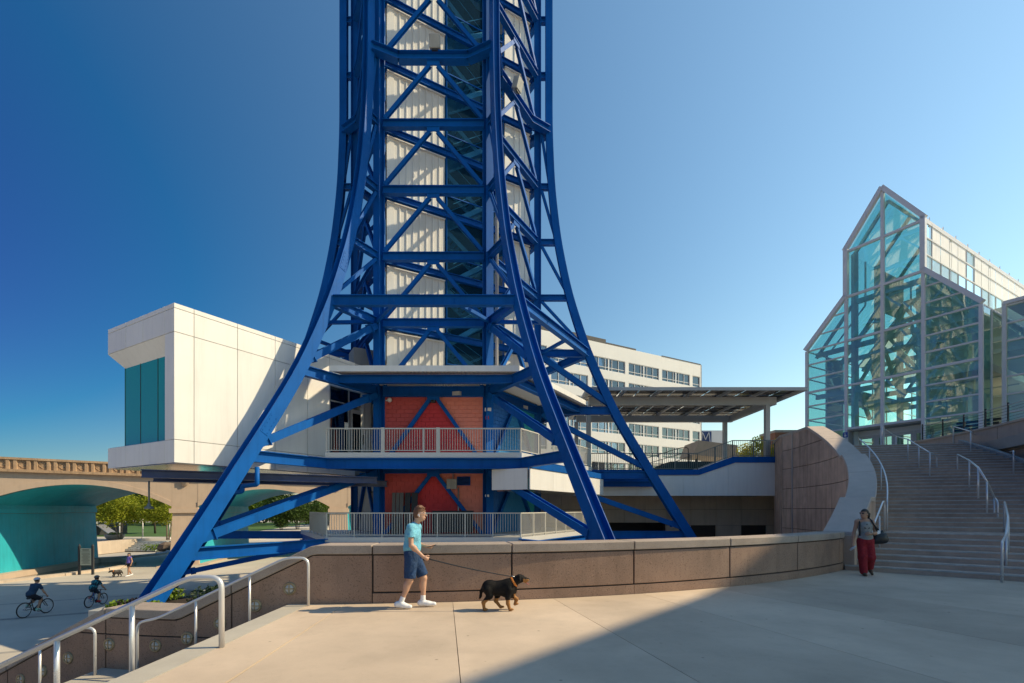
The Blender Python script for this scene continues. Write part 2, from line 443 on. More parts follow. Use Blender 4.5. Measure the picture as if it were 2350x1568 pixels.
handrail('long steel handrail with a bent end standing at the open side of the stair', [(-3.56, yA, 0), (-3.56, yA, .86), (-3.95, yA, .86), (-6.9, yA, .86 + 2.95 * sl)], [(V((-4.66, yA, -.45)), .53), (V((-5.58, yA, -.8)), .1), (V((-6.5, yA, -1.3)), -.33)], .033)
yB = wall_y(-4.5, 20.45)
handrail('steel handrail along the upper flight between plaza and stair landing', [(-3.56, yB, 0), (-3.56, yB, .84), (-3.95, yB, .84), (-6.25, yB + .05, .84 + 2.3 * sl), (-6.6, yB + .06, -.30), (-6.6, yB + .06, -1.26)], [(V((-4.6, yB + .02, -.5)), .53), (V((-5.55, yB + .03, -.9)), .08)], .024)
handrail('steel handrail along the lower flight below the stair landing', [(-7.42, yB + .15, -1.26), (-7.42, yB + .15, -.42), (-7.7, yB + .16, -.42), (-10.2, yB + .62, -.42 + 2.5 * sl)], [(V((-8.5, yB + .25, -1.9)), -.80), (V((-9.6, yB + .5, -2.4)), -1.3)], .024)
# ================================================================== BIG STAIR, CHEEK WALL, TERRACE
RIS = .143
def th_step(j): return -49.4 + (1.0 * j if j <= 6 else 6 + 4.2 + (j - 7) * 1.0)
def ang_step(j): return -39 + (th_step(j) + 49.4) / 36.2 * 30
def step_line(j):
    t = th_step(j); L = pol(20.55, t); a = rad(ang_step(j))
    return L, V((math.cos(a), math.sin(a), 0))
big = thing('grand_stair', 'broad brown stair climbing from the plaza to the glass hall', 'stairs', (11, 14, 0))
NST = 34
NOSE = mat('pale_nosing', (.46, .43, .39), .8, var=.22, scale=5, speck=.2)  # paler strip along the front edge of each step
def step_len(j): return 5.75 if j >= 21 else 16.0
for j in range(NST):
    A, da = step_line(j)
    if j < NST - 1: B, db = step_line(j + 1)
    else: B, db = pol(20.55, th_step(j) + 1.6), da
    L = step_len(j); z = RIS * (j + 1)
    A2, B2 = A - da * .8 + V((0, 0, 0)), B + db * .0
    A0, B0 = A - da * .25, B - db * .25 + (B - A).normalized() * .03
    b = MB(); b.prism([V((A0.x, A0.y, z)), V((*(A + da * L).xy, z)), V((*(B + db * L).xy, z)), V((B0.x, B0.y, z))], (0, 0, -max(.35, z + .05) if j < 21 else -.6))
    sp_ = bevel(ob('step', b, STEP, big), .008)
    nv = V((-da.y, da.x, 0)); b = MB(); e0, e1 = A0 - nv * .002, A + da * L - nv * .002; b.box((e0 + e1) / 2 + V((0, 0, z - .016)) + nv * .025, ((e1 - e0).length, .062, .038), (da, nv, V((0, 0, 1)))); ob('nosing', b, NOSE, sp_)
def stair_hit(px, py):
    if abs(py - HY) < 2: py = HY + 2
    best, bp_ = 1e9, None
    for j in range(-1, NST):
        z = RIS * (j + 1)
        if (CAMZ - z) * (py - HY) <= 0: continue
        p = G(px, py, z)
        if p.y > 40: continue
        def side(k):
            A, d = step_line(k); return (p.x - A.x) * -d.y + (p.y - A.y) * d.x
        lo = 0 if j < 0 else side(j); hi = side(j + 1) if j + 1 < NST else -1
        v = max(-lo, 0) + max(hi, 0)
        if v < best: best, bp_ = v, p
    return bp_
def ctop(t):
    if t < -49.2: return 1.05
    if t < -43.6: return 1.05 + (t + 49.2) / 5.6 * 1.02
    if t < -40.8: return 2.07
    if t < -26: return 2.07 + (t + 40.8) / 14.8 * 1.90
    if t < -24.6: return 3.97
    if t < -10: return 3.97 + (t + 24.6) / 14.6 * 2.07
    return 6.04
cw = thing('cheek_wall', 'tall curved concrete wall flanking the big stair with rising coping', 'wall', (13, 19, 0))
b = MB(); b.arc(19.86, 20.50, -49.2, -1.5, -3.6, lambda t: ctop(t) - .1, 100); ob('wall_core', b, PRECAST, cw)
b = MB(); b.arc(19.80, 19.858, -49.2, -1.5, -3.6, lambda t: ctop(t) - .16, 100); ob('joint_backing', b, GROOVE, cw)
rows = [-3.6, -.55, .59, 1.71, 2.85, 4.0, 5.07, 6.2]
tj = [-1.5, -5, -9.5, -18.5, -27.5, -36.5, -45.5, -49.2][::-1]
for t0, t1 in zip(tj[:-1], tj[1:]):
    for z0, z1 in zip(rows[:-1], rows[1:]):
        tt = [t for t in np.linspace(t0 + .05, t1 - .05, 40) if ctop(t) - .15 > z0 + .03]
        if len(tt) < 2: continue
        b = MB(); b.arc(19.755, 19.83, tt[0], tt[-1], z0 + .012, lambda t: min(z1 - .012, max(z0 + .02, ctop(t) - .14)), max(6, int((tt[-1] - tt[0]) * 2)))
        bevel(ob('wall_panel', b, PRECAST, cw), .01)
cseg = [-49.15, -43.6, -40.8, -33, -26, -24.6, -17, -10, -1.5]
for t0, t1 in zip(cseg[:-1], cseg[1:]):
    b = MB(); b.arc(19.72, 20.54, t0 + .02, t1 - .02, lambda t: ctop(t) - .15, ctop, max(3, int((t1 - t0) * 2))); bevel(ob('coping_stone', b, COPT, cw), .015)
qa, qb = pol(20.1, -1.45, 0), V((17.35, 31.3, 0))
b = MB(); b.beam(qa + V((0, 0, 1.2)), qb + V((0, 0, 1.2)), .7, 9.4); ob('end_wall', b, PRECAST, cw)
b = MB(); b.beam(qa + V((0, 0, 5.965)), qb + V((0, 0, 5.965)), .82, .15); ob('coping_stone', b, COPT, cw)
b = MB(); b.box(pol(19.73, -5.1, 2.0), (.05, .05, 8), None); ob('drain_pipe', b, ALU, cw)
# terrace in front of the glass hall and ramp wall at the right of the stair
TZ = NST * RIS
tl, td = step_line(NST - 1)
terr = [tuple((tl + V((-.3, .35, 0))).xy), tuple((tl + td * 6.2 + V((0, .35, 0))).xy), tuple(pol(27.1, -11).xy), tuple(pol(27.1, -34).xy), (37, 8), (120, 30), (120, 120), (5, 120), (5, 38.8), (16.9, 38.8), (16.9, 31)]
struct('terrace', sheet(terr, TZ - .01, TZ - .5), BAND)
rw = thing('ramp_wall', 'pale panelled concrete wall beside the stair topped by cable railing', 'wall', tuple(pol(27, -10, TZ)))
b = MB(); b.arc(27.05, 27.4, -38, -2.5, 0, 5.48, 40); ob('wall_core', b, GROOVE, rw)
for k in range(6):
    t0 = -2.5 - 6 * k
    for z0, z1 in ((-.2, 3.05), (3.07, 4.27), (4.29, 5.47)):
        b = MB(); b.arc(27.0, 27.1, t0 - 5.97, t0 - .03, z0, z1, 8); ob('wall_panel', b, PRECAST2, rw)
b = MB(); b.arc(26.93, 27.45, -38, -2.4, 5.47, 5.56, 40); ob('coping', b, PRECAST2, rw)
cr = thing('cable_railing', 'grey metal cable railing on top of the ramp wall', 'railing', tuple(pol(27.2, -10, 5.56)))
for k in range(12):
    t = -3.2 - 3.0 * k; b = MB(); b.box(pol(27.2, t, 6.02), (.05, .05, .94)); ob('post', b, CHAR, cr)
for k in range(6):
    b = MB(); b.tube([pol(27.2, t, 5.70 + .135 * k) for t in np.linspace(-36.2, -3.2, 24)], .009 if k < 5 else 0.0 + .022, 5); ob('cable' if k < 5 else 'top_rail', b, CHAR if k < 5 else RAILP, cr, True)
# stringer along the right edge of the upper flight
b = MB(); pts = []
for j in range(20, NST + 1):
    A, d = step_line(min(j, NST - 1)); pts.append(A + d * 5.8 + V((0, (j - NST + 1) * .35 if j >= NST else 0, RIS * (j + .6))))
for p, q in zip(pts[:-1], pts[1:]): b.prism([p + V((0, 0, .12)), q + V((0, 0, .12)), q + V((0, 0, -.5)), p + V((0, 0, -.5))], (.18, -.03, 0))
ob('stringer', b, CONC, big)
def stair_rail(label, posts, h=.92, r=.026, ext0=True, ext1=True):
    pts = []
    for (px, py) in posts:
        q = stair_hit(px, py)
        if q is None: continue
        pts.append(q)
    top = [p + V((0, 0, h)) for p in pts]
    path = ([pts[0]] if ext0 else []) + top + ([pts[-1]] if ext1 else [])
    return handrail(label, path, [(p, p.z + h) for p in pts[1:-1]] + ([] if ext0 else [(pts[0], pts[0].z + h)]) + ([] if ext1 else [(pts[-1], pts[-1].z + h)]), r)
stair_rail('straight steel handrail in the middle of the upper stair flight', [(2025, 1024), (2056, 1039), (2083.6, 1056), (2108.6, 1073.8), (2134, 1092.4), (2150, 1096)])
stair_rail('steel handrail curving down the stair to the wide landing', [(2197, 1094.7), (2224.4, 1118.7), (2245, 1144.6), (2265, 1178), (2282, 1207.8), (2290, 1219)])
stair_rail('short steel handrail from the wide landing down to the plaza', [(2305, 1222), (2313.6, 1269), (2309, 1312), (2299.6, 1336.5)])
stair_rail('steel handrail on the sloping kerb under the pale ramp wall', [(2187.9, 1021.5), (2227.6, 1037), (2262.4, 1054), (2295.8, 1072), (2326, 1090)])
rl = 20.82
def srz(t):
    j = (t + 49.4) if t <= -43.4 else (6 if t < -39.2 else 7 + (t + 39.2)); return RIS * max(0, j + 1)
tt = [-20 - 2.0 * k for k in range(10)]
handrail('curved steel handrail following the inside of the cheek wall', [pol(rl, t, srz(t) + .95) for t in tt] + [pol(rl, -39.6, 1.95), pol(rl, -39.9, 1.0)], [(pol(rl, t, srz(t) - .3), srz(t) + .95) for t in (-24, -30, -36)], .026)
handrail('short steel handrail at the foot of the cheek wall', [pol(rl, -42.6, 1.0), pol(rl, -42.6, 1.92), pol(rl, -43.6, 1.92), pol(rl, -48.6, 1.05), pol(rl, -49.6, 1.0), pol(rl, -50, .9), pol(rl, -50.0, 0)], [(pol(rl, -48.2, .1), 1.1), (pol(rl, -45.5, .5), 1.5)], .026)
# ================================================================== CONVENTION HALL (unseen right of the frame; canopy added to shade the stair)
ch = thing('convention_hall', 'unseen pale convention hall with added shade canopy right of the big stair', 'building', (45, 12, 0))
edge = [(-6.6, -3.0), (-.74, 4.72), (1.5, 7.2), (3.35, 9.25), (4.9, 11.2), (7.6, 16.5), (9.75, 22), (11.6, 30)]
edge = [(x + 27.76, y + 3.33) for x, y in edge]
OV = 15.0
b = sheet(edge + [(x + OV, y) for x, y in edge[::-1]], 25, 23.9); ob('added_canopy', b, OFFW, ch)  # thin slab shaped to block the sun yet leave low sky open
b = sheet([(x + OV + 9.5, y) for x, y in edge] + [(85, 33.3), (85, .33)], 11.0, -.1); ob('wall', b, PRECAST2, ch)
for (a, c) in zip(edge[:-1], edge[1:]):
    a, c = V((*a, 0)), V((*c, 0)); d = (c - a).normalized(); nn = V((-d.y, d.x, 0))
    for z in (1.0,):
        p, q = a + V((OV + 9.5, 0, 0)) + d * .5 + nn * .01, c + V((OV + 9.5, 0, 0)) - d * .5 + nn * .01
        m = MB(); m.beam(p + V((0, 0, z + 3)), q + V((0, 0, z + 3)), .06, 6.0); ob('window', m, GLASSB, ch)
    m = MB(); q = a + V((6.0, 0, 0)); m.box((q.x, q.y + 1.0, 11.9), (.7, .7, 24)); ob('column', m, PRECAST2, ch)
# ================================================================== TOWER
LV = [.15, 3.72, 7.55] + [10.98 + 3.31 * k for k in range(9)]
RC = 5.45
ztab = [-3.2, .1, 4.28, 7.35, 11, 14.4, 17.7, 20.9, 24.3, 28, 38]
rtab = [16.65, 14.5, 11.9, 10.05, 8.40, 7.30, 6.62, 6.26, 6.12, 6.12, 6.12]
zf = np.linspace(-3.2, 38, 160); rf = np.interp(zf, ztab, rtab)
ker = np.exp(-.5 * (np.arange(-9, 10) / 3.2) ** 2); ker /= ker.sum()
rp = np.concatenate([rf[0] + (rf[0] - rf[1]) * np.arange(9, 0, -1), rf, np.full(9, rf[-1])])
rf = np.convolve(rp, ker, 'valid')
def legR(z): return float(np.interp(z, zf, rf))
def cdir(k): a = rad(60 * k); return V((math.cos(a), math.sin(a), 0))
def tdir(k): a = rad(60 * k); return V((-math.sin(a), math.cos(a), 0))
AX = V((TX, TY, 0))
def cor(k, R, z): return AX + cdir(k) * R + V((0, 0, z))
tw = thing('observation_tower', 'bright blue steel lattice tower with flaring legs and white core panels', 'tower', (TX, TY, GZ))
UPZ = V((0, 0, 1))
def part(name, mb, m=BLUE, parent=None, smooth=False, label=None): return ob(name, mb, m, parent or tw, smooth, True, label)
for k in range(6):
    t = tdir(k); c = cdir(k); zs = np.concatenate([np.linspace(-3.2, 26, 44), np.linspace(28, 38, 4)])
    mb = MB(); vs = []; N = 0
    for z in zs:
        R = legR(z); dr = (legR(z + .1) - legR(z - .1)) / .2
        n = (c - UPZ * dr).normalized(); f = min(1, max(0, (16 - z) / 18)); d = .36 + .15 * f; w = .42 + .14 * f; q = .035; e = .02
        a, b = d / 2, w / 2
        sec = [(-a, -b), (-a + q, -b), (-a + q, -e), (a - q, -e), (a - q, -b), (a, -b), (a, b), (a - q, b), (a - q, e), (-a + q, e), (-a + q, b), (-a, b)]
        p = AX + c * R + UPZ * z; N = len(sec)
        vs += [p + t * x + n * y for x, y in sec]
    m_ = len(zs); fs = [(i * N + j, i * N + (j + 1) % N, (i + 1) * N + (j + 1) % N, (i + 1) * N + j) for i in range(m_ - 1) for j in range(N)]
    fs += [tuple(range(N - 1, -1, -1)), tuple((m_ - 1) * N + j for j in range(N))]
    mb.add(vs, fs); lg = part('leg', mb)
    for z in (5.0, 13.0):           # splice plates with bolt rows
        R = legR(z); dr = (legR(z + .1) - legR(z - .1)) / .2; up = (UPZ + c * dr).normalized(); n = c.cross(t).cross(c); nn = t.cross(up)
        for s in (-1, 1):
            b2 = MB(); pc = AX + c * R + UPZ * z + t * (s * (.5 * (.36 + .15 * min(1, max(0, (16 - z) / 18))) + .008))
            b2.box(pc, (.9, .34, .014), (up, nn, t))
            for i in range(5):
                for j in (-1, 1): b2.box(pc + up * (-.36 + .18 * i) + nn * (j * .11) + t * (s * .012), (.035, .035, .02), (up, nn, t))
            part('splice_plate', b2, BLUE, lg)
    mb = MB(); mb.ibeam(cor(k, RC, -3.2), cor(k, RC, 38), .40, .40, .035, .03, up=c); part('column', mb)
def face(k, z, R=RC, inset=.0):
    a, b = cor(k, R, z), cor((k + 1) % 6, R, z); d = (b - a).normalized()
    return a + d * inset, b - d * inset, d, (cdir(k) + cdir((k + 1) % 6)).normalized()
def gusset(p, d, n, w=.55, h=.3, parent=None):
    mb = MB(); mb.box(p, (w, .03, h), (d, n, UPZ)); part('gusset_plate', mb, BLUE, parent)
for k in range(6):
    for i, z in enumerate(LV):
        a, b, d, n = face(k, z, RC, .2)
        if i == 7: continue
        mb = MB(); mb.ibeam(a, b, .3, .40 if i > 2 else .5); part('beam', mb)
    for i in range(len(LV) - 1):
        z0, z1 = LV[i], LV[i + 1]
        a, b, d, n = face(k, z0 + .28, RC, .28); mid = (a + b) / 2; mid.z = z1 - .34
        for q, s in ((a, -1), (b, 1)):
            mb = MB(); mb.ibeam(q, mid + d * (s * .17), .18, .18, .022, .018, up=n); br = part('brace', mb)
        gusset(mid + n * .10 + UPZ * .05, d, n, .62, .26, br)
    # radial members
    for i, z in enumerate(LV):
        R = legR(z); h = .45 if i < 3 else (.42 if i == 3 else .34)
        mb = MB(); mb.ibeam(cor(k, RC + .2, z), cor(k, R - .1, z), .26, h); part('strut', mb)
        if i == 3: continue
    for i in range(-1, len(LV) - 5):
        z0 = -2.6 if i < 0 else LV[i]; z1 = LV[i + 1]; R = legR(z0 + .4); w = .30 if i < 3 else .15
        p0, p1 = cor(k, R - .15, z0 + .45), cor(k, RC + .25, z1 - .22)
        mb = MB(); mb.ibeam(p0, p1, w, w, .03, .02, up=tdir(k)); br = part('diagonal', mb)
        if i < 3:
            d = (p1 - p0).normalized(); u = d.cross(tdir(k))
            for q in (.07, .91):
                mb = MB(); mb.box(p0.lerp(p1, q), (.04, .42, .42), (d, tdir(k), u)); part('end_plate', mb, BLUE, br)
    # ring of leg-to-leg beams
    a, b, d, n = face(k, LV[3], legR(LV[3]), .2)
    mb = MB(); mb.ibeam(a, b, .3, .46); part('ring_beam', mb)
    for s, kk in ((-1, k), (1, (k + 1) % 6)):
        mb = MB(); mb.beam((a + b) / 2 + d * (s * 1.3), cor(kk, RC + .2, LV[3]), .16, .16); part('strut', mb)
    # cranked platform beam
    z = LV[7]; a, b, d, n = face(k, z, legR(z), .12); m0 = AX + n * (RC * .866 + .03) + UPZ * z
    mb = MB(); mb.ibeam(a, m0 - d * 1.75, .42, .42); mb.ibeam(m0 - d * 1.75, m0 + d * 1.75, .42, .42); mb.ibeam(m0 + d * 1.75, b, .42, .42); part('cranked_beam', mb)
# lower horizontals between legs and decks
RD = 8.6
for k in (3, 4, 5, 0):
    a, b, d, n = face(k, 3.70, RD)
    if k != 3: mb = MB(); mb.ibeam(a, b, .32, .46); part('deck_beam', mb)
    a, b, d, n = face(k, .03, RD); mb = MB(); mb.ibeam(a, b, .3, .36); part('deck_beam', mb)
    a, b, d, n = face(k, 7.60, 7.9)
    if k != 3: mb = MB(); mb.ibeam(a, b, .3, .36); part('roof_beam', mb)
def ring_face(k, R0, R1, z0, z1):
    a0, b0, d, n = face(k, z0, R0); a1, b1, _, _ = face(k, z0, R1)
    mb = MB(); mb.prism([a0, b0, b1, a1], (0, 0, z1 - z0)); return mb
for k in (3, 4, 5, 0):
    if k != 3: ob('deck_slab', ring_face(k, 5.0, RD + .1, 3.96, 4.19), OFFW, tw)
    ob('deck_slab', ring_face(k, 5.0, RD + .1, .22, .44), OFFW, tw)
    if k == 3: continue
    # ribbed roof sheet and fascia
    a, b, d, n = face(k, 7.86, 8.42); L = (b - a).length; mb = MB(); np_ = int(L / .2); vs = []
    for i in range(np_ * 2 + 1):
        u = L * i / (np_ * 2); zz = .0 if (i // 1) % 2 == 0 else .045
        v = min(u, L - u) / math.tan(rad(60)); dep = 3.2
        p = a + d * u + UPZ * zz; q = p - n * dep + d * 0
        hw = L / 2 - dep * math.tan(rad(30)); cu = (u - L / 2); q = (a + b) / 2 + UPZ * zz - n * dep + d * (cu * (hw / (L / 2)))
        vs += [p, q]
    mb.add(vs, [(2 * i, 2 * i + 2, 2 * i + 3, 2 * i + 1) for i in range(np_ * 2)]); part('roof_sheet', mb, OFFW)
    ob('roof_deck', ring_face(k, 5.2, 8.40, 7.92, 8.02), OFFW, tw)
    mb = MB(); mb.beam(a + UPZ * .1 + n * .03, b + UPZ * .1 + n * .03, .05, .26); part('fascia', mb, WHITE)
# ---- ribbed core walls on the three chords of the hexagon
def chord(m):
    a = cor(4 + 2 * m, RC * .93, 0); b = cor((0 + 2 * m) % 6 if m else 0, RC * .93, 0)
    k0 = (4 + 2 * m) % 6; k1 = (6 + 2 * m) % 6
    a, b = cor(k0, RC * .93, 0), cor(k1, RC * .93, 0)
    d = (b - a).normalized(); n = V((d.y, -d.x, 0)); return a, d, n, (b - a).length
def ribbed(a, d, n, s0, s1, z0, z1):
    mb = MB(); pit = .36; prof = [(0, 0), (.66, 0), (.74, .045), (.88, .045), (.95, 0)]; pts = [(s0, .03), (s0 + .38, .03)]; s = s0 + .38
    while s < s1 - .12:
        for u, h in prof:
            if s + u * pit < s1 - .1: pts.append((s + u * pit, h))
        s += pit
    pts.append((s1, .0))
    vs = [];
    for s, h in pts: vs += [a + d * s + n * h + UPZ * z0, a + d * s + n * h + UPZ * z1]
    mb.add(vs, [(2 * i, 2 * i + 2, 2 * i + 3, 2 * i + 1) for i in range(len(pts) - 1)])
    return mb
zl = [8.5] + LV[3:]
for m in range(3):
    a, d, n, L = chord(m)
    for i in range(len(zl) - 1):
        z0, z1 = zl[i] + (.22 if i else .1), zl[i + 1] - .30
        segs = ((.1, 3.25), (6.95, L - .15)) if m == 0 else ((.1, L - .15),)
        for s0, s1 in segs:
            w = part('wall_panel', ribbed(a, d, n, s0, s1, z0, z1), CREAM)
            mb = MB(); mb.beam(a + d * s0 + n * .06 + UPZ * z1, a + d * s1 + n * .06 + UPZ * z1, .10, .05); part('trim', mb, CREAM, w)
        mb = MB(); mb.ibeam(a + UPZ * zl[i + 1] + n * .05, a + d * L + UPZ * zl[i + 1] + n * .05, .2, .34); part('chord_beam', mb)
    if m: continue
    b = MB(); b.box(a + d * 5.9 - n * 2.5 + UPZ * 23, (6.6, .1, 30), (d, n, UPZ)); part('shade_backing', b, DARK)  # dark sheet put in for the shade deep behind the stairs
    for s in (3.35, 5.55, 6.85):
        b = MB(); b.beam(a + d * s + n * .02 + UPZ * 8.4, a + d * s + n * .02 + UPZ * 38, .07, .10); part('screen_post', b)
    for i in range(len(zl) - 1):
        z0, z1 = zl[i], zl[i + 1]; zm = (z0 + z1) / 2
        b = MB(); b.quad(a + d * 3.4 + UPZ * (z0 + .2), a + d * 6.8 + UPZ * (z0 + .2), a + d * 6.8 + UPZ * (z1 - .2), a + d * 3.4 + UPZ * (z1 - .2)); part('mesh_screen', b, MESH)
        for zz, w0, w1 in ((z0 + 1.05, 0, 0), ):
            b = MB(); b.beam(a + d * 3.4 + UPZ * zz + n * .03, a + d * 6.8 + UPZ * zz + n * .03, .05, .05); part('screen_rail', b)
        for (w, sa, sb, za, zb) in ((.75, 3.9, 6.3, z0, zm), (1.85, 6.3, 3.9, zm, z1)):
            b = MB()
            for o_ in (-.45, .45): b.beam(a + d * sa - n * (w + o_) + UPZ * za, a + d * sb - n * (w + o_) + UPZ * zb, .05, .25)
            for q in range(9):
                t = (q + .5) / 9; b.box(a + d * (sa + (sb - sa) * t) - n * w + UPZ * (za + (zb - za) * t + .05), (.27, .9, .04), (d, n, UPZ))
            for o_ in (-.42, .42): b.tube([a + d * sa - n * (w + o_) + UPZ * (za + .95), a + d * sb - n * (w + o_) + UPZ * (zb + .95)], .02, 5)
            part('stair_flight', b, STAIRB)
        for s0, zz in ((6.6, zm), (3.6, z1)):
            b = MB(); b.box(a + d * s0 - n * 1.3 + UPZ * zz, (.7, 2.2, .12), (d, n, UPZ)); part('stair_landing', b, STAIRB)
# parapet under the ribbed wall, concrete box, pipe, floodlights
a, b_, d, n = face(4, 8.02, RC, .2)
for i in range(12):
    L = (b_ - a).length / 12; mb = MB(); mb.box(a + d * (L * (i + .5)) - n * .12 + UPZ * .24, (L - .01, .2, .44), (d, n, UPZ)); part('parapet_block', mb, CMU)
mb = MB(); mb.box((-8.35, 27.0, 9.2), (1.25, 1.2, 2.5), (cdir(5), tdir(5), UPZ)); part('concrete_box', mb, CONC)
mb = MB(); q = cor(5, RC - .1, 0) + tdir(5) * .55; mb.tube([q + UPZ * 8.2, q + UPZ * 38], .09, 10); part('pipe', mb, ALU, None, True)
LGT = mat('floodlight_glass', (.55, .55, .50), .15, var=.1, spec=.7)
for (p, f) in ((P(998, 98, 23.95), 4), (P(1188, 195, 25.6), 5)):
    n = (cdir(f) + cdir((f + 1) % 6)).normalized(); d = tdir(f) * 0 + UPZ.cross(n)
    mb = MB(); mb.box(p, (.52, .34, .58), (d, (n - UPZ * .3).normalized(), (UPZ + n * .3).normalized())); fl = part('floodlight', mb, CONC); bevel(fl, .03, 2)
    mb = MB(); mb.box(p + n * .175 + UPZ * .06, (.44, .02, .34), (d, (n - UPZ * .3).normalized(), (UPZ + n * .3).normalized())); part('lens', mb, LGT, fl)
    mb = MB(); mb.box(p - UPZ * .33, (.3, .08, .14), (d, n, UPZ)); part('bracket', mb, CHAR, fl)
# ---- block walls of the base, painted in slanting fields
def paint(name, k, zt, H, cl, cm, cr):
    m = mat(name, (1, 1, 1), .75, var=.05, scale=3); n_, l = m.node_tree.nodes, m.node_tree.links
    bs = n_['Principled BSDF']; src = bs.inputs['Base Color'].links[0].from_socket
    _, _, d, nn = face(k, 0); geo = n_.new('ShaderNodeNewGeometry')
    def mth(op, a, b=None, c=None):
        q = n_.new('ShaderNodeMath'); q.operation = op
        for i, x in enumerate((a, b, c)):
            if x is None: continue
            if isinstance(x, (int, float)): q.inputs[i].default_value = x
            else: l.new(x, q.inputs[i])
        return q.outputs[0]
    sub = n_.new('ShaderNodeVectorMath'); sub.operation = 'SUBTRACT'; l.new(geo.outputs['Position'], sub.inputs[0]); sub.inputs[1].default_value = (TX, TY, 0)
    dot = n_.new('ShaderNodeVectorMath'); dot.operation = 'DOT_PRODUCT'; l.new(sub.outputs[0], dot.inputs[0]); dot.inputs[1].default_value = tuple(d)
    sp = n_.new('ShaderNodeSeparateXYZ'); l.new(geo.outputs['Position'], sp.inputs[0])
    u = dot.outputs['Value']; hw = mth('MULTIPLY', mth('SUBTRACT', zt, sp.outputs[2]), 2.35 / H); hw = mth('ADD', hw, .17)
    right = mth('GREATER_THAN', u, hw); left = mth('LESS_THAN', u, mth('MULTIPLY', hw, -1.0))
    def mix(f, a, b):
        q = n_.new('ShaderNodeMix'); q.data_type = 'RGBA'; l.new(f, q.inputs['Factor'])
        for nm, x in (('A', a), ('B', b)):
            s = [i for i in q.inputs if i.name == nm and i.type == 'RGBA'][0]
            if isinstance(x, tuple): s.default_value = (*x, 1)
            else: l.new(x, s)
        return [o for o in q.outputs if o.type == 'RGBA'][0]
    c = mix(right, mix(left, cm, cl), cr)
    vm = n_.new('ShaderNodeVectorMath'); vm.operation = 'MULTIPLY'; l.new(src, vm.inputs[0]); l.new(c, vm.inputs[1]); l.new(vm.outputs[0], bs.inputs['Base Color'])
    return m
def block_wall(k, z0, z1, m, pieces=True):
    a, b, d, n = face(k, 0, RC, .22); L = (b - a).length; back = MB()
    back.box((a + b) / 2 - n * .22 + UPZ * ((z0 + z1) / 2), (L, .16, z1 - z0), (d, n, UPZ)); wl_ = part('block_wall', back, m)
    nr = int((z1 - z0) / .203); rh = (z1 - z0) / nr; bw = L / 12; g = .013
    stuff = MB()
    for r in range(nr):
        xs = [0] + [bw * (i + (.5 if r % 2 else 1)) for i in range(12)] + [L]
        xs = sorted(set(round(min(x, L), 4) for x in xs))
        for x0, x1 in zip(xs[:-1], xs[1:]):
            if x1 - x0 < .03: continue
            c = a + d * ((x0 + x1) / 2) - n * .125 + UPZ * (z0 + rh * (r + .5)); t = stuff if not pieces else MB()
            t.box(c, (x1 - x0 - g, .05, rh - g), (d, n, UPZ))
            if pieces: o = ob('block', t, m, wl_, fix=False)
    if not pieces: o = ob('blockwork', stuff, m, wl_, fix=False); o['kind'] = 'stuff'
cl, cm, cr = (.56, .085, .08), (.64, .045, .055), (.82, .26, .19)
block_wall(4, 4.21, 7.32, paint('red_fields_upper', 4, 7.2, 3.2, cl, cm, cr))
block_wall(4, .46, 3.50, paint('red_fields_lower', 4, 3.38, 3.1, cl, cm, cr))
bl, bm_, br_ = (.012, .13, .46), (.012, .18, .42), (.02, .33, .40)
block_wall(5, 4.21, 7.32, paint('blue_fields_upper', 5, 7.2, 3.2, bl, bm_, br_), False)
block_wall(5, .46, 3.50, paint('blue_fields_lower', 5, 3.38, 3.1, bl, bm_, br_), False)
block_wall(3, .46, 3.50, CMU, False)
for k in (0, 1, 2): block_wall(k, .46, 7.32, CMU, False)
mb = MB(); mb.lathe((TX, TY, 7.36), [(5.0, 0), (5.0, .2)], 6); part('ceiling_slab', mb, OFFW)
# door in the pale wall
a, b, d, n = face(3, .45, RC, .2); q = b - d * 1.25
for nm, c_, s_, m_ in (('door', q - n * .085 + UPZ * 1.05, (.95, .05, 2.1), mat('door_brown', (.22, .19, .16), .5)), ('door_frame', q - n * .08 + UPZ * 2.14, (1.1, .08, .08), CHAR)):
    mb = MB(); mb.box(c_, s_, (d, n, UPZ)); part(nm, mb, m_)
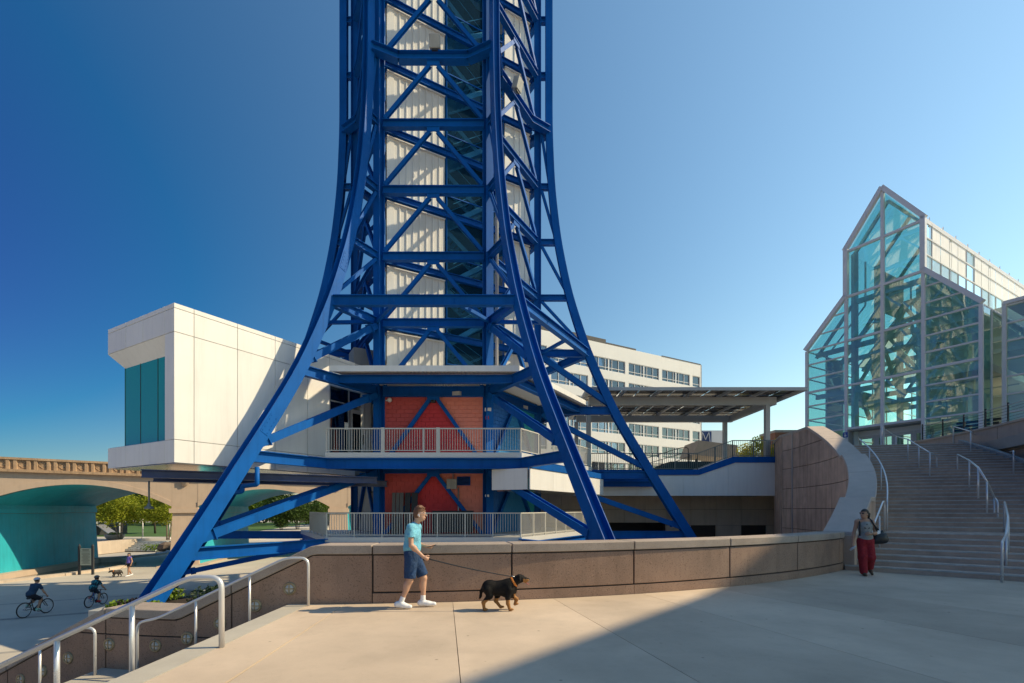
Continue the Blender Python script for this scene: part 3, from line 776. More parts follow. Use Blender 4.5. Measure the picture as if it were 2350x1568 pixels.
# ---- deck railings with balusters
def railing(label, path, h=1.07, m=None, group=None, gap=.112, posts=1.6, broad=(), name='deck_railing', kick=.10, pick=True):
    m = m or RAILP; r = thing(name, label, 'railing', path[0], group)
    for a, b in zip(path[:-1], path[1:]):
        a, b = V(a), V(b); d = (b - a); L = d.length; d.normalize(); dh = V((d.x, d.y, 0)).normalized()
        mb = MB(); mb.beam(a + UPZ * h, b + UPZ * h, .06, .05); ob('top_rail', mb, m, r)
        mb = MB(); mb.beam(a + UPZ * kick, b + UPZ * kick, .035, .035); ob('bottom_rail', mb, m, r)
        np_ = max(1, round(L / posts)); nb = max(2, round(L / gap))
        proto = MB(); proto.box((0, 0, (h + kick) / 2), (.018, .03, h - kick), (dh, V((-dh.y, dh.x, 0)), UPZ)); pm = None
        pp = MB(); pp.box((0, 0, h / 2), (.055, .055, h - .01), (dh, V((-dh.y, dh.x, 0)), UPZ)); po = None
        for i in range(np_ + 1):
            c = a.lerp(b, i / np_)
            if po is None: po = mesh_obj('post', [V(v) + root_loc(r) for v in pp.v], pp.f, m, r); po.location = c - root_loc(r)
            else: piece('post', po, c, r)
        for i in range(1, nb):
            t = i / nb
            if abs(t * np_ - round(t * np_)) * L / np_ < .05: continue
            c = a.lerp(b, t)
            if pm is None: pm = mesh_obj('baluster', [V(v) + root_loc(r) for v in proto.v], proto.f, m, r, fix=False); pm.location = c - root_loc(r)
            else: piece('baluster', pm, c, r)
        for t in broad:
            mb = MB(); c = a.lerp(b, t); mb.box(c + UPZ * (h / 2 + .01), (.16, .12, h + .06), (dh, V((-dh.y, dh.x, 0)), UPZ)); ob('broad_post', mb, m, r)
    return r
RP = mat('deck_rail_paint', (.56, .55, .50), .45, var=.04)
railing('pale metal railing on the upper deck before the red wall', [cor(4, RD, 4.19), cor(5, RD, 4.19)], m=RP, broad=(.29, .575), posts=4.3)
railing('pale metal railing on the upper deck before the blue wall', [cor(5, RD, 4.19), cor(0, RD, 4.19)], m=RP)
railing('pale metal railing on the lower deck behind the low wall', [cor(4, RD, .44), cor(5, RD, .44)], m=RP, posts=1.25)
railing('pale metal railing of the lower deck running back toward the bridge', [cor(4, RD, .44), cor(4, RD, .44).lerp(cor(3, RD, .44), .62)], m=RP, posts=1.25)
railing('pale metal railing of the lower deck under the footbridge', [cor(5, RD, .44), cor(0, RD, .44)], m=RP, posts=1.25)
# ---- small things on the painted walls
n4 = V((0, -1, 0)); yw = TY - RC * .866 + .1
def boxthing(name, label, cat, c, s, m, group=None):
    mb = MB(); mb.box(c, s); o = ob(name, mb, m); tag(o, label, cat, group); bevel(o, .012, 2); return o
bx = P(1037, 1111, yw - .14)
eb = thing('electrical_box', 'grey electrical box with conduit on the lower coral wall', 'electrical box', bx)
mb = MB(); mb.box(bx, (.5, .22, .5)); bevel(ob('cabinet', mb, CONC, eb), .015)
mb = MB(); mb.tube([bx + V((.05, .05, .25)), bx + V((.05, .08, 1.0)), bx + V((0, .08, 1.2))], .025, 8); ob('conduit', mb, ALU, eb, True)
mb = MB(); mb.tube([bx + V((.32, .05, -.2)), bx + V((.32, .05, -2.6))], .035, 8); ob('conduit', mb, ALU, eb, True)
vp = P(1064, 1104, yw - .04)
lv = thing('vent_louver', 'blue framed louver vent on the lower coral wall', 'vent', vp)
mb = MB(); mb.box(vp, (.66, .06, .44)); ob('frame', mb, BLUE, lv)
for i in range(6): mb = MB(); mb.box(vp + V((0, -.04, -.17 + .068 * i)), (.58, .03, .05), (V((1, 0, 0)), V((0, .8, .6)), V((0, -.6, .8)))); ob('slat', mb, NAVY, lv)
boxthing('fire_alarm', 'small red fire alarm box beside the blue wall', 'fire alarm', P(1118, 959, 24.0), (.16, .1, .18), RED)
boxthing('emergency_light', 'cream emergency light mounted above the red fire alarm', 'light', P(1120, 940, 24.0), (.32, .12, .16), CREAM)
boxthing('wall_lamp', 'small tan wall lamp on the lower blue column', 'light', P(1118, 1138, 24.0), (.2, .14, .12), CREAM)
sp = P(895, 919, yw - .06)
wc = thing('security_camera', 'white dome security camera on the upper red wall', 'camera', sp)
mb = MB(); mb.lathe(sp, [(.10, .0), (.12, .1), (.09, .16), (.02, .2)], 14, n4); ob('dome', mb, WHITE, wc, True)
mb = MB(); mb.box(sp + V((-.14, .05, .0)), (.16, .06, .06)); ob('bracket', mb, WHITE, wc)
boxthing('speaker', 'black wall speaker under the upper brace apex', 'speaker', P(994, 921, yw - .06), (.24, .14, .16), CHAR)
for i, (px, w) in enumerate(((903, .16), (912, .16), (921, .18), (935, .26), (951, .3))):
    q = P(px, 1232, yw - .5); mb = MB(); t = V((0, .12, 1)).normalized()
    mb.box(q + V((0, 0, .1 + 1.05)), (w, .06, 2.05), (V((1, 0, 0)), V((0, 1, -.12)).normalized(), t))
    tb = ob('folded_table', mb, mat('table_top%d' % i, (.12, .11, .10) if i in (0, 1, 2) else (.02, .02, .022), .5)); tag(tb, ['grey-brown', 'narrow grey', 'pale grey', 'black', 'wide black'][i] + ' folded table leaning on the lower red wall', 'folding table', 'folded tables leaning on the red wall')
cq = P(1040, 1232, yw - .8)
ct = thing('storage_bench', 'black storage cart parked before the lower red wall', 'cart', (cq.x, cq.y, .44))
mb = MB(); mb.box((cq.x, cq.y, 1.06), (1.9, .6, 1.0)); bevel(ob('body', mb, CHAR, ct), .02)
mb = MB(); mb.box((cq.x, cq.y, 1.585), (1.96, .66, .05)); ob('lid', mb, CHAR, ct)
for s in (-.8, .8):
    mb = MB(); mb.lathe((cq.x + s, cq.y - .2, .5), [(.06, -.02), (.06, .02)], 12, (0, 1, 0)); ob('wheel', mb, CHAR, ct)
# ================================================================== WHITE LOOKOUT ROOM
ER, EA, EN = V((-.5, -.8660254, 0)), V((-.8660254, .5, 0)), V((.8660254, -.5, 0))
def pp(r, a, z): return AX + EA * (1.2 + a) + ER * r + UPZ * z
def r_of(px, a=0.0):
    k = (px - CX) / FPX; o = AX + EA * (1.2 + a); return (o.x - k * o.y) / (k * ER.y - ER.x)
def a_of(px, r=14.16):
    k = (px - CX) / FPX; o = AX + EA * 1.2 + ER * r; return (o.x - k * o.y) / (k * EA.y - EA.x)
R1 = 14.16; PW = 5.26; ZP = [3.35, 4.18, 8.03, 8.88, 9.03]
pod = thing('lookout_room', 'white panelled lookout room with teal windows cantilevered from the tower', 'building', tuple(pp(10, 2.6, 3.35)))
def pbox(name, r0, r1, a0, a1, z0, z1, m, parent=None):
    mb = MB(); mb.box((pp(r0, a0, z0) + pp(r1, a1, z1)) / 2, (abs(r1 - r0), abs(a1 - a0), abs(z1 - z0)), (ER, EA, UPZ)); return ob(name, mb, m, parent or pod)
GREY = mat('panel_joint', (.30, .30, .28), .7, var=.03)
pbox('floor', 5.2, R1 - .06, .06, PW - .06, 3.40, 4.15, GREY)
pbox('ceiling', 5.2, R1 - .06, .06, PW - .06, 8.05, 8.98, GREY)
pbox('roof', 5.2, R1 - .02, .02, PW - .02, 8.985, 9.035, OFFW)
pbox('wall', 7.5, R1 - .05, .06, .24, 4.1, 8.1, GREY)
pbox('wall', 6.6, 9.5, PW - .24, PW - .06, 4.1, 8.1, GREY)
pbox('wall', 5.25, 5.45, .06, PW - .1, 4.1, 8.1, OFFW)
pbox('jamb', R1 - .5, R1 - .05, .06, .62, 4.1, 8.1, GREY)
cols = [r_of(x) for x in (400.8, 445.4, 545.2, 631.6, 706, 756.6)] + [5.9]
cols[0] = R1
gp = .009
for i, (ra, rb) in enumerate(zip(cols[:-1], cols[1:])):
    for j, (z0, z1) in enumerate(zip(ZP[:-1], ZP[1:])):
        if i == 5 and j == 1: continue
        bevel(pbox('wall_panel', ra - (gp if i else 0), rb + gp, .0, .05, z0 + gp, z1 - (gp if j < 3 else -.02), WHITE), .005)
acol = [0] + [a_of(x) for x in (378.4, 327.9, 288.9)] + [PW]
for i, (a0, a1) in enumerate(zip(acol[:-1], acol[1:])):
    for j, (z0, z1) in enumerate(zip(ZP[:-1], ZP[1:])):
        if j == 1 and i > 0: continue
        bevel(pbox('wall_panel', R1 - .045, R1 + .005, a0 + (gp if i else .052), a1 - gp, z0 + gp, z1 - (gp if j < 3 else -.02), WHITE), .005)
for rr in ((13.9, 11), (10.98, 8), (7.98, 5.4)):
    for j, (z0, z1) in enumerate(zip(ZP[:-1], ZP[1:])):
        if j == 1 and rr[0] > 9: continue
        pbox('wall_panel', rr[0], rr[1], PW - .05, PW, z0 + gp, z1 - gp, WHITE)
BI, AG = .36, 4.66                        # set-back of the window
mb = MB(); mb.add([pp(R1 - .01, .62, 8.03), pp(R1 - .01, PW, 8.03), pp(R1 - BI, AG, 7.46), pp(R1 - BI, .62, 7.46)], [(0, 1, 2, 3)]); ob('soffit_panel', mb, WHITE, pod)
mb = MB(); mb.add([pp(R1 - .01, PW, 8.03), pp(8.0, PW, 8.03), pp(8.0, AG, 7.46), pp(R1 - BI, AG, 7.46)], [(0, 1, 2, 3)]); ob('soffit_panel', mb, WHITE, pod)
ga = [.64] + [a_of(x, R1 - BI) for x in (362.8, 323)] + [AG]
for a0, a1 in zip(ga[:-1], ga[1:]):
    w = pbox('window_pane', R1 - BI - .02, R1 - BI, a0 + .015, a1 - .015, 4.19, 7.47, GLASSD)
    pbox('mullion', R1 - BI - .06, R1 - BI + .012, a1 - .014, a1 + .014, 4.19, 7.47, CHAR)
for r0, r1 in ((R1 - BI - .03, 12.0), (11.97, 10.0), (9.97, 8.1)): pbox('window_pane', r0, r1, AG - .02, AG, 4.19, 7.47, GLASSD)
for i, aa in enumerate((1.2, 1.9, 2.7, 3.3, 4.1)): pbox('blind', R1 - 1.3 - .2 * (i % 2), R1 - 1.33 - .2 * (i % 2), aa, aa + .28 + .1 * (i % 3), 4.2, 7.4 if i % 2 else 6.2, OFFW)
pbox('sill', R1 - .9, R1 - .03, .06, PW - .03, 4.15, 4.192, OFFW)
# glazed entrance on the tower side
z0, z1 = 4.19, 7.64
er = [r_of(x) for x in (757.5, 801.6, 838, 853)]
pbox('transom', er[0], er[3], .02, .1, 7.64, 8.03, WHITE)
for i in range(3):
    pbox('window_pane', er[i] - .04, er[i + 1] + .04, .05, .065, 6.92, 7.6, GLASSB)
    if i != 1: pbox('window_pane', er[i] - .04, er[i + 1] + .04, .05, .065, z0 + .06, 6.86, GLASSB)
for i, r in enumerate(er): pbox('mullion', r - .035, r + .035, .02, .10, z0, 7.64, ALU)
for z in (z0 + .03, 6.89, 7.61): pbox('mullion', er[0] - .036, er[3] + .036, .022, .098, z - .03, z + .03, ALU)
d_ = pbox('door', er[1] - .10, er[2] + .10, .03, .07, z0 + .06, 6.7, ALU)
pbox('door_glass', er[1] - .24, er[2] + .24, .022, .029, z0 + .4, 6.5, GLASSB, d_)
pbox('door_handle', er[2] + .17, er[2] + .13, -.04, -.01, 5.0, 5.5, CHAR, d_)
pbox('jamb', er[3], 5.5, .02, .3, 4.19, 8.03, OFFW)
# paper notices on the glass
for r, z, m in ((er[0] - .9, 5.62, CREAM), (er[0] - 1.35, 5.6, CREAM), (er[0] - 1.3, 5.2, mat('notice_blue', (.12, .2, .5), .6))):
    pbox('notice', r, r - .28, .038, .046, z, z + .36, m)
# underside
for i in range(6):
    ra = R1 - .05 - i * 1.43; pbox('soffit_panel', ra, ra - 1.415, .02, PW - .02, 3.33, 3.345, SOFFIT)
D30 = V((.866, .5, 0))
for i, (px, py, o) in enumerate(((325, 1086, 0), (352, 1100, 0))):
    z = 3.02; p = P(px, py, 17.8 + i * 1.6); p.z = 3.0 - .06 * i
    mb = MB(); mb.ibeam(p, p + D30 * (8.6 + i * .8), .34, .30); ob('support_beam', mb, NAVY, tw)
mb = MB(); mb.tube(rail_path([P(590, 1072, 18.6), P(590, 1112, 18.6), P(556, 1116, 18.6), P(556, 1128, 18.6), P(536, 1131, 18.6)], .06), .09, 8); ob('drain_pipe', mb, BLUE, tw, True)
# ================================================================== FOOTBRIDGE TO THE TERRACE
fb = thing('footbridge', 'white clad footbridge with blue girder linking the tower deck to the terrace', 'footbridge', (10, 31, 2.5))
YN = 31.0
def ftop(x): return 4.19 + max(0, min(1, (x - 11.9) / 2.26)) * .83
xs = [4.6, 8.0, 11.0, 13.85, 16.9]
mb = MB(); mb.prism([V((x, YN + .06, ftop(x) - .02)) for x in (4.3, 11.9, 14.16, 16.9)] + [V((16.9, YN + .06, 2.58)), V((4.3, YN + .06, 2.58))], (0, 7.5, 0)); ob('deck', mb, OFFW, fb)
for x0, x1 in zip(xs[:-1], xs[1:]):
    pts = [x0 + .006] + [x for x in (11.9, 14.16) if x0 < x < x1] + [x1 - .006]
    mb = MB(); mb.prism([V((x, YN, ftop(x) - .36)) for x in pts] + [V((x1 - .006, YN, 2.54)), V((x0 + .006, YN, 2.54))], (0, .06, 0)); ob('fascia_panel', mb, WHITE, fb)
mb = MB(); mb.prism([V((x, YN - .06, ftop(x) + .02)) for x in (4.6, 11.9, 14.16, 16.9)] + [V((x, YN - .06, ftop(x) - .36)) for x in (16.9, 14.3, 12.05, 4.6)], (0, .12, 0)); ob('edge_beam', mb, BLUE, fb)
for z in (3.63, 3.28):
    mb = MB(); mb.ibeam((4.2, YN - .24, z), (9.1, YN - .24, z), .34, .345); ob('girder', mb, BLUE, fb)
mb = MB(); mb.box((10.6, 34.7, 2.56), (12.6, 7.3, .03)); ob('soffit_panel', mb, SOFFIT, fb)
RF = 9.35
a, b, d, n = face(5, 2.54, RF)
for i in range(4):
    p, q = a.lerp(b, i / 4) + d * .006, a.lerp(b, (i + 1) / 4) - d * .006
    mb = MB(); mb.beam(p + UPZ * .46, q + UPZ * .46, .06, .92); ob('fascia_panel', mb, WHITE, fb)
mb = MB(); mb.beam(a + UPZ * 1.08, b + UPZ * 1.08, .14, .30); ob('edge_beam', mb, BLUE, fb)
mb = MB(); mb.beam(a - n * .1 + UPZ * .46, a - n * 1.9 + d * 0 + UPZ * .46, .06, .92); ob('fascia_panel', mb, WHITE, fb)
a2, b2, _, _ = face(5, 2.54, 6.4); mb = MB(); mb.prism([a, b, b2, a2], (0, 0, .05)); ob('soffit_panel', mb, SOFFIT, fb)
DKR = mat('grey_green_rail', (.16, .18, .17), .5, var=.05)
railing('grey green railing along the near edge of the footbridge', [(4.7, YN + .05, 4.19), (11.9, YN + .05, 4.19), (14.16, YN + .05, 5.02), (16.85, YN + .05, 5.02)], m=DKR, posts=1.5, gap=.125, name='bridge_railing')
railing('grey green railing along the far edge of the footbridge', [(6.0, 38.3, 4.19), (12.5, 38.3, 4.19), (14.16, 38.3, 4.86)], m=DKR, posts=1.6, gap=.16, name='bridge_railing')
tealc = mat('dark_teal_steps', (.02, .06, .065), .7, var=.1)
sb = thing('bridge_steps', 'dark teal block of steps on the footbridge behind the railing', 'stairs', (11, 34, 4.19))
for i in range(6): mb = MB(); mb.box((12.0 - .02 * i + .35 * i, 35.2, 4.19 + .07 + .14 * i), (5.0 - .7 * i + .7 * i, 2.4, .14)); ob('step', mb, tealc, sb)
# looped handrails on the steps
for i, (x0, x1, y) in enumerate(((8.6, 11.6, 33.2), (9.8, 12.9, 36.6))):
    handrail(['dark looped handrail nearest the front of the footbridge steps', 'dark looped handrail at the back of the footbridge steps'][i], [(x0, y, 4.19), (x0, y, 5.1), (x0 + .4, y, 5.1), (x1, y, 5.9), (x1 + .5, y, 5.9), (x1 + .5, y, 4.6)], [(V(((x0 + x1) / 2, y, 4.19)), 5.45)], .025, m=CHAR)
# ---- retaining wall under the footbridge
rt = thing('retaining_wall', 'tan panelled retaining wall in the shade under the footbridge', 'wall', (12, 34.5, GZ))
mb = MB(); mb.box((14.95, 34.9, -.3), (8.0, .5, 5.8)); ob('wall_core', mb, GROOVE, rt)
for i in range(5):
    x0 = 10.96 + 1.8 * i
    for j, (z0, z1) in enumerate(((-3.4, -1.2), (-1.2, .52), (.52, 1.66), (1.66, 2.8))):
        if i in (1, 3) and j == 1:
            mb = MB(); mb.box((x0 + .9, 34.75, -.34), (1.5, .06, 1.5)); ob('dark_opening', mb, CHAR, rt); continue  # darkness of an open recess put in as a charcoal sheet
        mb = MB(); mb.box((x0 + .9, 34.6, (z0 + z1) / 2), (1.785, .2, z1 - z0 - .016)); bevel(ob('wall_panel', mb, PRECAST2, rt), .008)
for i in range(6):
    x0 = 2.0 + 1.49 * i
    for j, (z0, z1) in enumerate(((.72, 1.66), (1.66, 2.8))):
        mb = MB(); mb.box((x0 + .745, 34.35, (z0 + z1) / 2), (1.475, .3, z1 - z0 - .016)); bevel(ob('wall_panel', mb, PRECAST2, rt), .008)
mb = MB(); mb.box((6, 38.0, -.3), (16, .3, 5.8)); ob('back_wall', mb, CHAR, rt)
mb = MB(); mb.box((4, 36.2, 2.83), (14, 4.2, .05)); ob('ceiling', mb, CONC, rt)
# ================================================================== SOLAR CANOPY
PV = mat('solar_panel', (.012, .014, .03), .2, var=.2, scale=6)
CG = mat('canopy_grey', (.42, .43, .43), .45, var=.04)
sc = thing('solar_canopy', 'flat grey solar panel canopy standing over the footbridge', 'canopy', (12, 34, 5))
ZC = 9.0; xl, xr, y0, y1 = 4.6, 18.0, 29.5, 39.2
for y in (31.4, 37.6):
    mb = MB(); mb.beam((xl + .4, y, ZC - .32), (xr - .9, y, ZC - .32), .3, .5); ob('main_beam', mb, CG, sc)
for x in (xr - .9,):
    mb = MB(); mb.beam((x - .14, 31.56, ZC - .325), (x - .14, 37.44, ZC - .325), .28, .45); ob('main_beam', mb, CG, sc)
for i in range(7):
    x = xl + .2 + i * (xr - xl - .4) / 6; mb = MB(); mb.beam((x, y0 + .1, ZC + .0), (x, y1 - .1, ZC + .0), .16, .14); ob('rafter', mb, CG, sc)
for (a, b) in (((xl, y0), (xr, y0)), ((xr, y0), (xr, y1)), ((xr, y1), (xl, y1)), ((xl, y1), (xl, y0))):
    mb = MB(); mb.beam((*a, ZC + .02), (*b, ZC + .02), .06, .20); ob('edge_trim', mb, CG, sc)
nx, ny = 12, 5
for i in range(nx):
    for j in range(ny):
        dx, dy = (xr - xl - .1) / nx, (y1 - y0 - .1) / ny
        mb = MB(); mb.box((xl + .05 + dx * (i + .5), y0 + .05 + dy * (j + .5), ZC + .10), (dx - .09, dy - .14, .035)); ob('solar_panel', mb, PV, sc)
for i in range(10):
    y = y0 + .4 + i * .96; mb = MB(); mb.beam((xl + .1, y, ZC + .075), (xr - .1, y, ZC + .075), .05, .03); ob('purlin', mb, CHAR, sc)
for (x, y) in ((xr - 1.45, 31.4), (xr - 1.45, 37.6), (5.0, 31.6), (5.0, 37.6)):
    mb = MB(); mb.box((x, y, (ZC - .57 + 4.2) / 2), (.28, .28, ZC - .57 - 4.2)); ob('column', mb, CG, sc)
# ================================================================== HOTEL
HD, HNn = V((.8660254, .5, 0)), V((.5, -.8660254, 0))
HB = V((31.2, 80.0, 0))
def hp(t, o, z): return HB - HD * t + HNn * o + UPZ * z      # t metres left of the right corner, o outward
ht = thing('hotel', 'long white hotel block with ribbon windows behind the tower', 'building', tuple(hp(20, -8, GZ)))
def hbox(name, t0, t1, o0, o1, z0, z1, m, parent=None):
    mb = MB(); mb.box((hp(t0, o0, z0) + hp(t1, o1, z1)) / 2, (abs(t1 - t0), abs(o1 - o0), abs(z1 - z0)), (HD, HNn, UPZ)); return ob(name, mb, m, parent or ht)
tops = [23.5 - 3.01 * i for i in range(8)]; WH = 1.82
edges = [25.5] + [z for zt in tops for z in (zt, zt - WH)] + [GZ]
wins = [(-.05 + .25, 1.95)] + [(2.65 + 7.0 * i, 2.65 + 7.0 * i + 6.3) for i in range(6)]
for k in range(0, len(edges), 2): hbox('spandrel', 0, 45, -.4, 0, edges[k + 1], edges[k], HOTEL)
hbox('wall', 0, 45, -14, -.75, GZ, 25.3, HOTEL)
hbox('corner_trim', -.25, 0, -14, .0, GZ, 25.5, mat('hotel_end_grey', (.25, .25, .25), .7))
hbox('roof_screen', 19.5, 34, -5, -1, 25.3, 26.6, CHAR); hbox('roof_screen', 13.5, 19.4, -4, -1, 25.3, 26.2, CHAR); hbox('coping', 0, 9, -3, .05, 25.5, 25.62, CHAR)
pier_e = [0] + [e for w in wins for e in w] + [45]
for zt in tops:
    for k in range(0, len(pier_e), 2):
        if pier_e[k + 1] - pier_e[k] > .05: hbox('pier', pier_e[k], pier_e[k + 1], -.4, -.002, zt - WH, zt, HOTEL)
CURT2 = mat('pale_curtain', (.62, .63, .60), .9, var=.15, scale=8)
NAVYR = mat('dark_room', (.03, .035, .06), .8, var=.3)
for i, zt in enumerate(tops[:7]):
    for w0, w1 in wins:
        if w0 > 32: continue
        zb = zt - WH; np_ = max(1, round((w1 - w0) / 1.26)); mb = MB()
        def fb_(t0, t1, z0, z1, o=-.12): mb.box((hp(t0, o - .05, z0) + hp(t1, o + .05, z1)) / 2, (abs(t1 - t0), .1, abs(z1 - z0)), (HD, HNn, UPZ))
        for zz in (zb + .04, zb + .48, zt - .04): fb_(w0, w1, zz - .035, zz + .035)
        for q in range(np_ + 1):
            t = w0 + (w1 - w0) * q / np_; fb_(t - .035, t + .035, zb, zt, -.118)
        if np_ > 2: fb_(w0 + (w1 - w0) * .5 - .1, w0 + (w1 - w0) * .5 + .1, zb, zt, -.115)
        W = ob('window', mb, HFRAME, ht)
        hbox('pane', w0, w1, -.2, -.18, zb, zt, GLASSH, W)
        hbox('room', w0, w1, -.74, -.70, zb, zt, NAVYR, W)
        dark = .25 if i else .6
        for q in range(np_):
            if random.random() > dark:
                t0 = w0 + (w1 - w0) * q / np_; t1 = w0 + (w1 - w0) * (q + 1) / np_
                hbox('curtain', t0 + .03, t1 - random.choice((.03, .03, .4)), -.42, -.38, zb if random.random() < .85 else zb + .5, zt, random.choice((CURT, CURT2)), W)
# ---- garage with the M sign
gr = thing('parking_garage', 'grey parking garage with blue letter sign beyond the hotel corner', 'building', (66, 150, 0))
for i in range(4):
    mb = MB(); mb.box((67, 156, 7.5 + 3.6 * i), (22, 12, 1.6)); ob('deck', mb, CONC, gr)
for i in range(4):
    mb = MB(); mb.box((57 + 6.5 * i, 151, 8), (.8, .8, 22)); ob('column', mb, CONC, gr)
mb = MB(); mb.box((61.5, 149.6, 23.6), (8.5, .6, 4.6)); ob('sign_board', mb, HOTEL, gr)
mb = MB(); mb.box((59.6, 149.2, 23.7), (3.8, .2, 3.7)); ob('sign_field', mb, NAVY, gr)
mb = MB()
for a, b in (((63.2, 18.1), (63.6, 21.3)), ((63.6, 21.3), (64.6, 19.0)), ((64.6, 19.0), (65.6, 21.3)), ((65.6, 21.3), (66.0, 18.1))): mb.beam((a[0] - 5.0, 149.0, a[1] + 4), (b[0] - 5.0, 149.0, b[1] + 4), .12, .55, (0, 1, 0))
ob('letter', mb, HOTEL, gr)
tb = thing('brick_wall', 'red brown brick wall beside the yellow shrub on the terrace', 'wall', (28.6, 52, TZ))
mb = MB(); mb.box((28.6, 52, 7.2), (2.2, 3, 5.0)); ob('wall', mb, mat('brick', (.25, .12, .08), .8, var=.2, scale=6), tb)
mb = MB(); mb.box((28.6, 52, 9.8), (2.4, 3.2, .25)); ob('coping', mb, CONC, tb)
tc_ = thing('tan_awning', 'low tan awning roof on the terrace behind the canopy column', 'roof', (25, 60, TZ))
mb = MB(); mb.prism([V((22.5, 60, 8.4)), V((28, 60, 7.9)), V((28, 60, 9.6)), V((23.2, 60, 10.2))], (0, 5, 0)); ob('roof', mb, mat('awning', (.3, .25, .2), .7), tc_)
for x in (23.2, 27.6): mb = MB(); mb.box((x, 61, 6.4), (.2, .2, 3.2)); ob('post', mb, CHAR, tc_)
# ================================================================== GLASS HALL
FS, FW = V((.5, -.8660254, 0)), V((.8660254, .5, 0))
F0 = V((26.3, 38.0, 0))
def fp(s, w, z): return F0 + FS * s + FW * w + UPZ * z
gh = thing('glass_hall', 'tall gabled hall of teal glass at the top of the stair', 'building', tuple(fp(2.45, 8, TZ)))
PALE = mat('pale_mullion', (.74, .74, .74), .4, var=.04)
def fbar(name, p, q, w=.14, h=.14, m=None, parent=None, up=None):
    mb = MB(); mb.beam(p, q, w, h, up if up is not None else (0, 0, 1)); return ob(name, mb, m or PALE, parent or gh)
def fpane(pts, m=GLASST, name='pane', parent=None):
    mb = MB(); mb.add(pts, [tuple(range(len(pts)))]); return ob(name, mb, m, parent or gh)
sE, sA, sM, sB, sF = -3.0, 0.0, 2.45, 4.9, 7.9
zE, zS, zC, zA = 14.86, 18.3, 21.85, 25.3
def jit(): return random.uniform(-.025, .025)
crow = [7.96, 11.35, 14.86, 18.3, 21.85]
gx = .05
for s0, s1 in ((sA, sM), (sM, sB)):
    for z0, z1 in zip(crow[:-1], crow[1:]): fpane([fp(s0 + gx, jit(), z0 + gx), fp(s1 - gx, jit(), z0 + gx), fp(s1 - gx, jit(), z1 - gx), fp(s0 + gx, jit(), z1 - gx)])
fpane([fp(sA + .1, 0, zC + .05), fp(sM - gx, 0, zC + .05), fp(sM - gx, 0, zA - .2)])
fpane([fp(sM + gx, 0, zC + .05), fp(sB - .1, 0, zC + .05), fp(sM + gx, 0, zA - .2)])
step = (14.86 - 7.96) / 6
arows = [TZ, 7.96] + [7.96 + step * (i + 1) for i in range(6)]
for s0, s1 in ((sE, sA), (sB, sF)):
    for z0, z1 in zip(arows[:-1], arows[1:]):
        fpane([fp(s0 + gx, jit(), z0 + .03), fp(s1 - gx, jit(), z0 + .03), fp(s1 - gx, jit(), z1 - .03), fp(s0 + gx, jit(), z1 - .03)])
        fbar('mullion', fp(s0, -.05, z1), fp(s1, -.05, z1), .16, .10 if abs(z1 - 11.41) > .1 else .16)
    out = -1 if s0 < 0 else 1; so, si = (s0, s1) if s0 < 0 else (s1, s0)
    zz = [zE, zE + 1.15, zE + 2.3, zS]
    for z0, z1 in zip(zz[:-1], zz[1:]):
        f0, f1 = (z0 - zE) / (zS - zE), (z1 - zE) / (zS - zE); e0, e1 = so + (si - so) * f0, so + (si - so) * f1
        pts = [fp(e0, 0, z0 + .03), fp(si, 0, z0 + .03), fp(si, 0, z1 - .03), fp(e1, 0, z1 - .03)]
        fpane(pts if abs(e1 - si) > .02 else pts[:3]); fbar('mullion', fp(e1, -.05, z1), fp(si, -.05, z1), .14, .08)
for z in crow: fbar('mullion', fp(sA, -.06, z), fp(sB, -.06, z), .2, .16)
for s, z1 in ((sE, zE), (sA, zC), (sM, zA - .1), (sB, zC), (sF, zE)): fbar('mullion', fp(s, -.07, TZ), fp(s, -.07, z1), .2, .22, up=FW)
for (a, b) in (((sE - .1, zE), (sA, zS)), ((sA, zS - .1), (sA, zC + .1)), ((sA - .1, zC), (sM, zA + .1)), ((sM, zA + .1), (sB + .1, zC)), ((sB, zC + .1), (sB, zS - .1)), ((sB, zS), (sF + .1, zE))):
    fbar('edge_trim', fp(a[0], -.12, a[1] + .12), fp(b[0], -.12, b[1] + .12), .30, .34, up=FW)
LEN = 22.0
def strip(a, b, w0, w1, n, mats, name, m_=True):      # a long surface along the hall, split in bays
    for i in range(n):
        u0, u1 = w0 + (w1 - w0) * i / n + .03, w0 + (w1 - w0) * (i + 1) / n - .03
        fpane([fp(a[0], u0, a[1]), fp(a[0], u1, a[1]), fp(b[0], u1, b[1]), fp(b[0], u0, b[1])], mats[i % len(mats)], name)
        if m_: fbar('mullion', fp(a[0], u1 + .03, a[1]), fp(b[0], u1 + .03, b[1]), .10, .10)
TRL = mat('translucent_white', (.88, .88, .86), .5, var=.05, scale=.7, streak=.15)
GLP = glass('pale_glass', (.55, .85, .85), .08, opac=.65, opcol=(.62, .76, .73))
# right clerestory: a glazed end bay, white panels, a glazed strip below
zr = [zS, zS + 1.2, zS + 2.4, zC]
for i in range(3):
    for k in range(14):
        u0, u1 = (.25, 1.15) if k == 0 else (1.15 + 1.55 * (k - 1), 1.15 + 1.55 * k)
        m = GLP if (k == 0 or i == 0 or (k == 5 and i)) else TRL
        fpane([fp(sB + .02, u0 + .03, zr[i] + .03), fp(sB + .02, u1 - .03, zr[i] + .03), fp(sB + .02, u1 - .03, zr[i + 1] - .03), fp(sB + .02, u0 + .03, zr[i + 1] - .03)], m, 'clerestory_panel')
        if k in (0, 5, 4) or i == 0: fbar('mullion', fp(sB + .03, u1, zr[i]), fp(sB + .03, u1, zr[i + 1]), .07, .07, HFRAME)
for z in (zS + 1.2, zS + 2.4, zC): fbar('mullion', fp(sB + .03, .2, z), fp(sB + .03, LEN, z), .08, .08 if z < zC else .3, HFRAME)
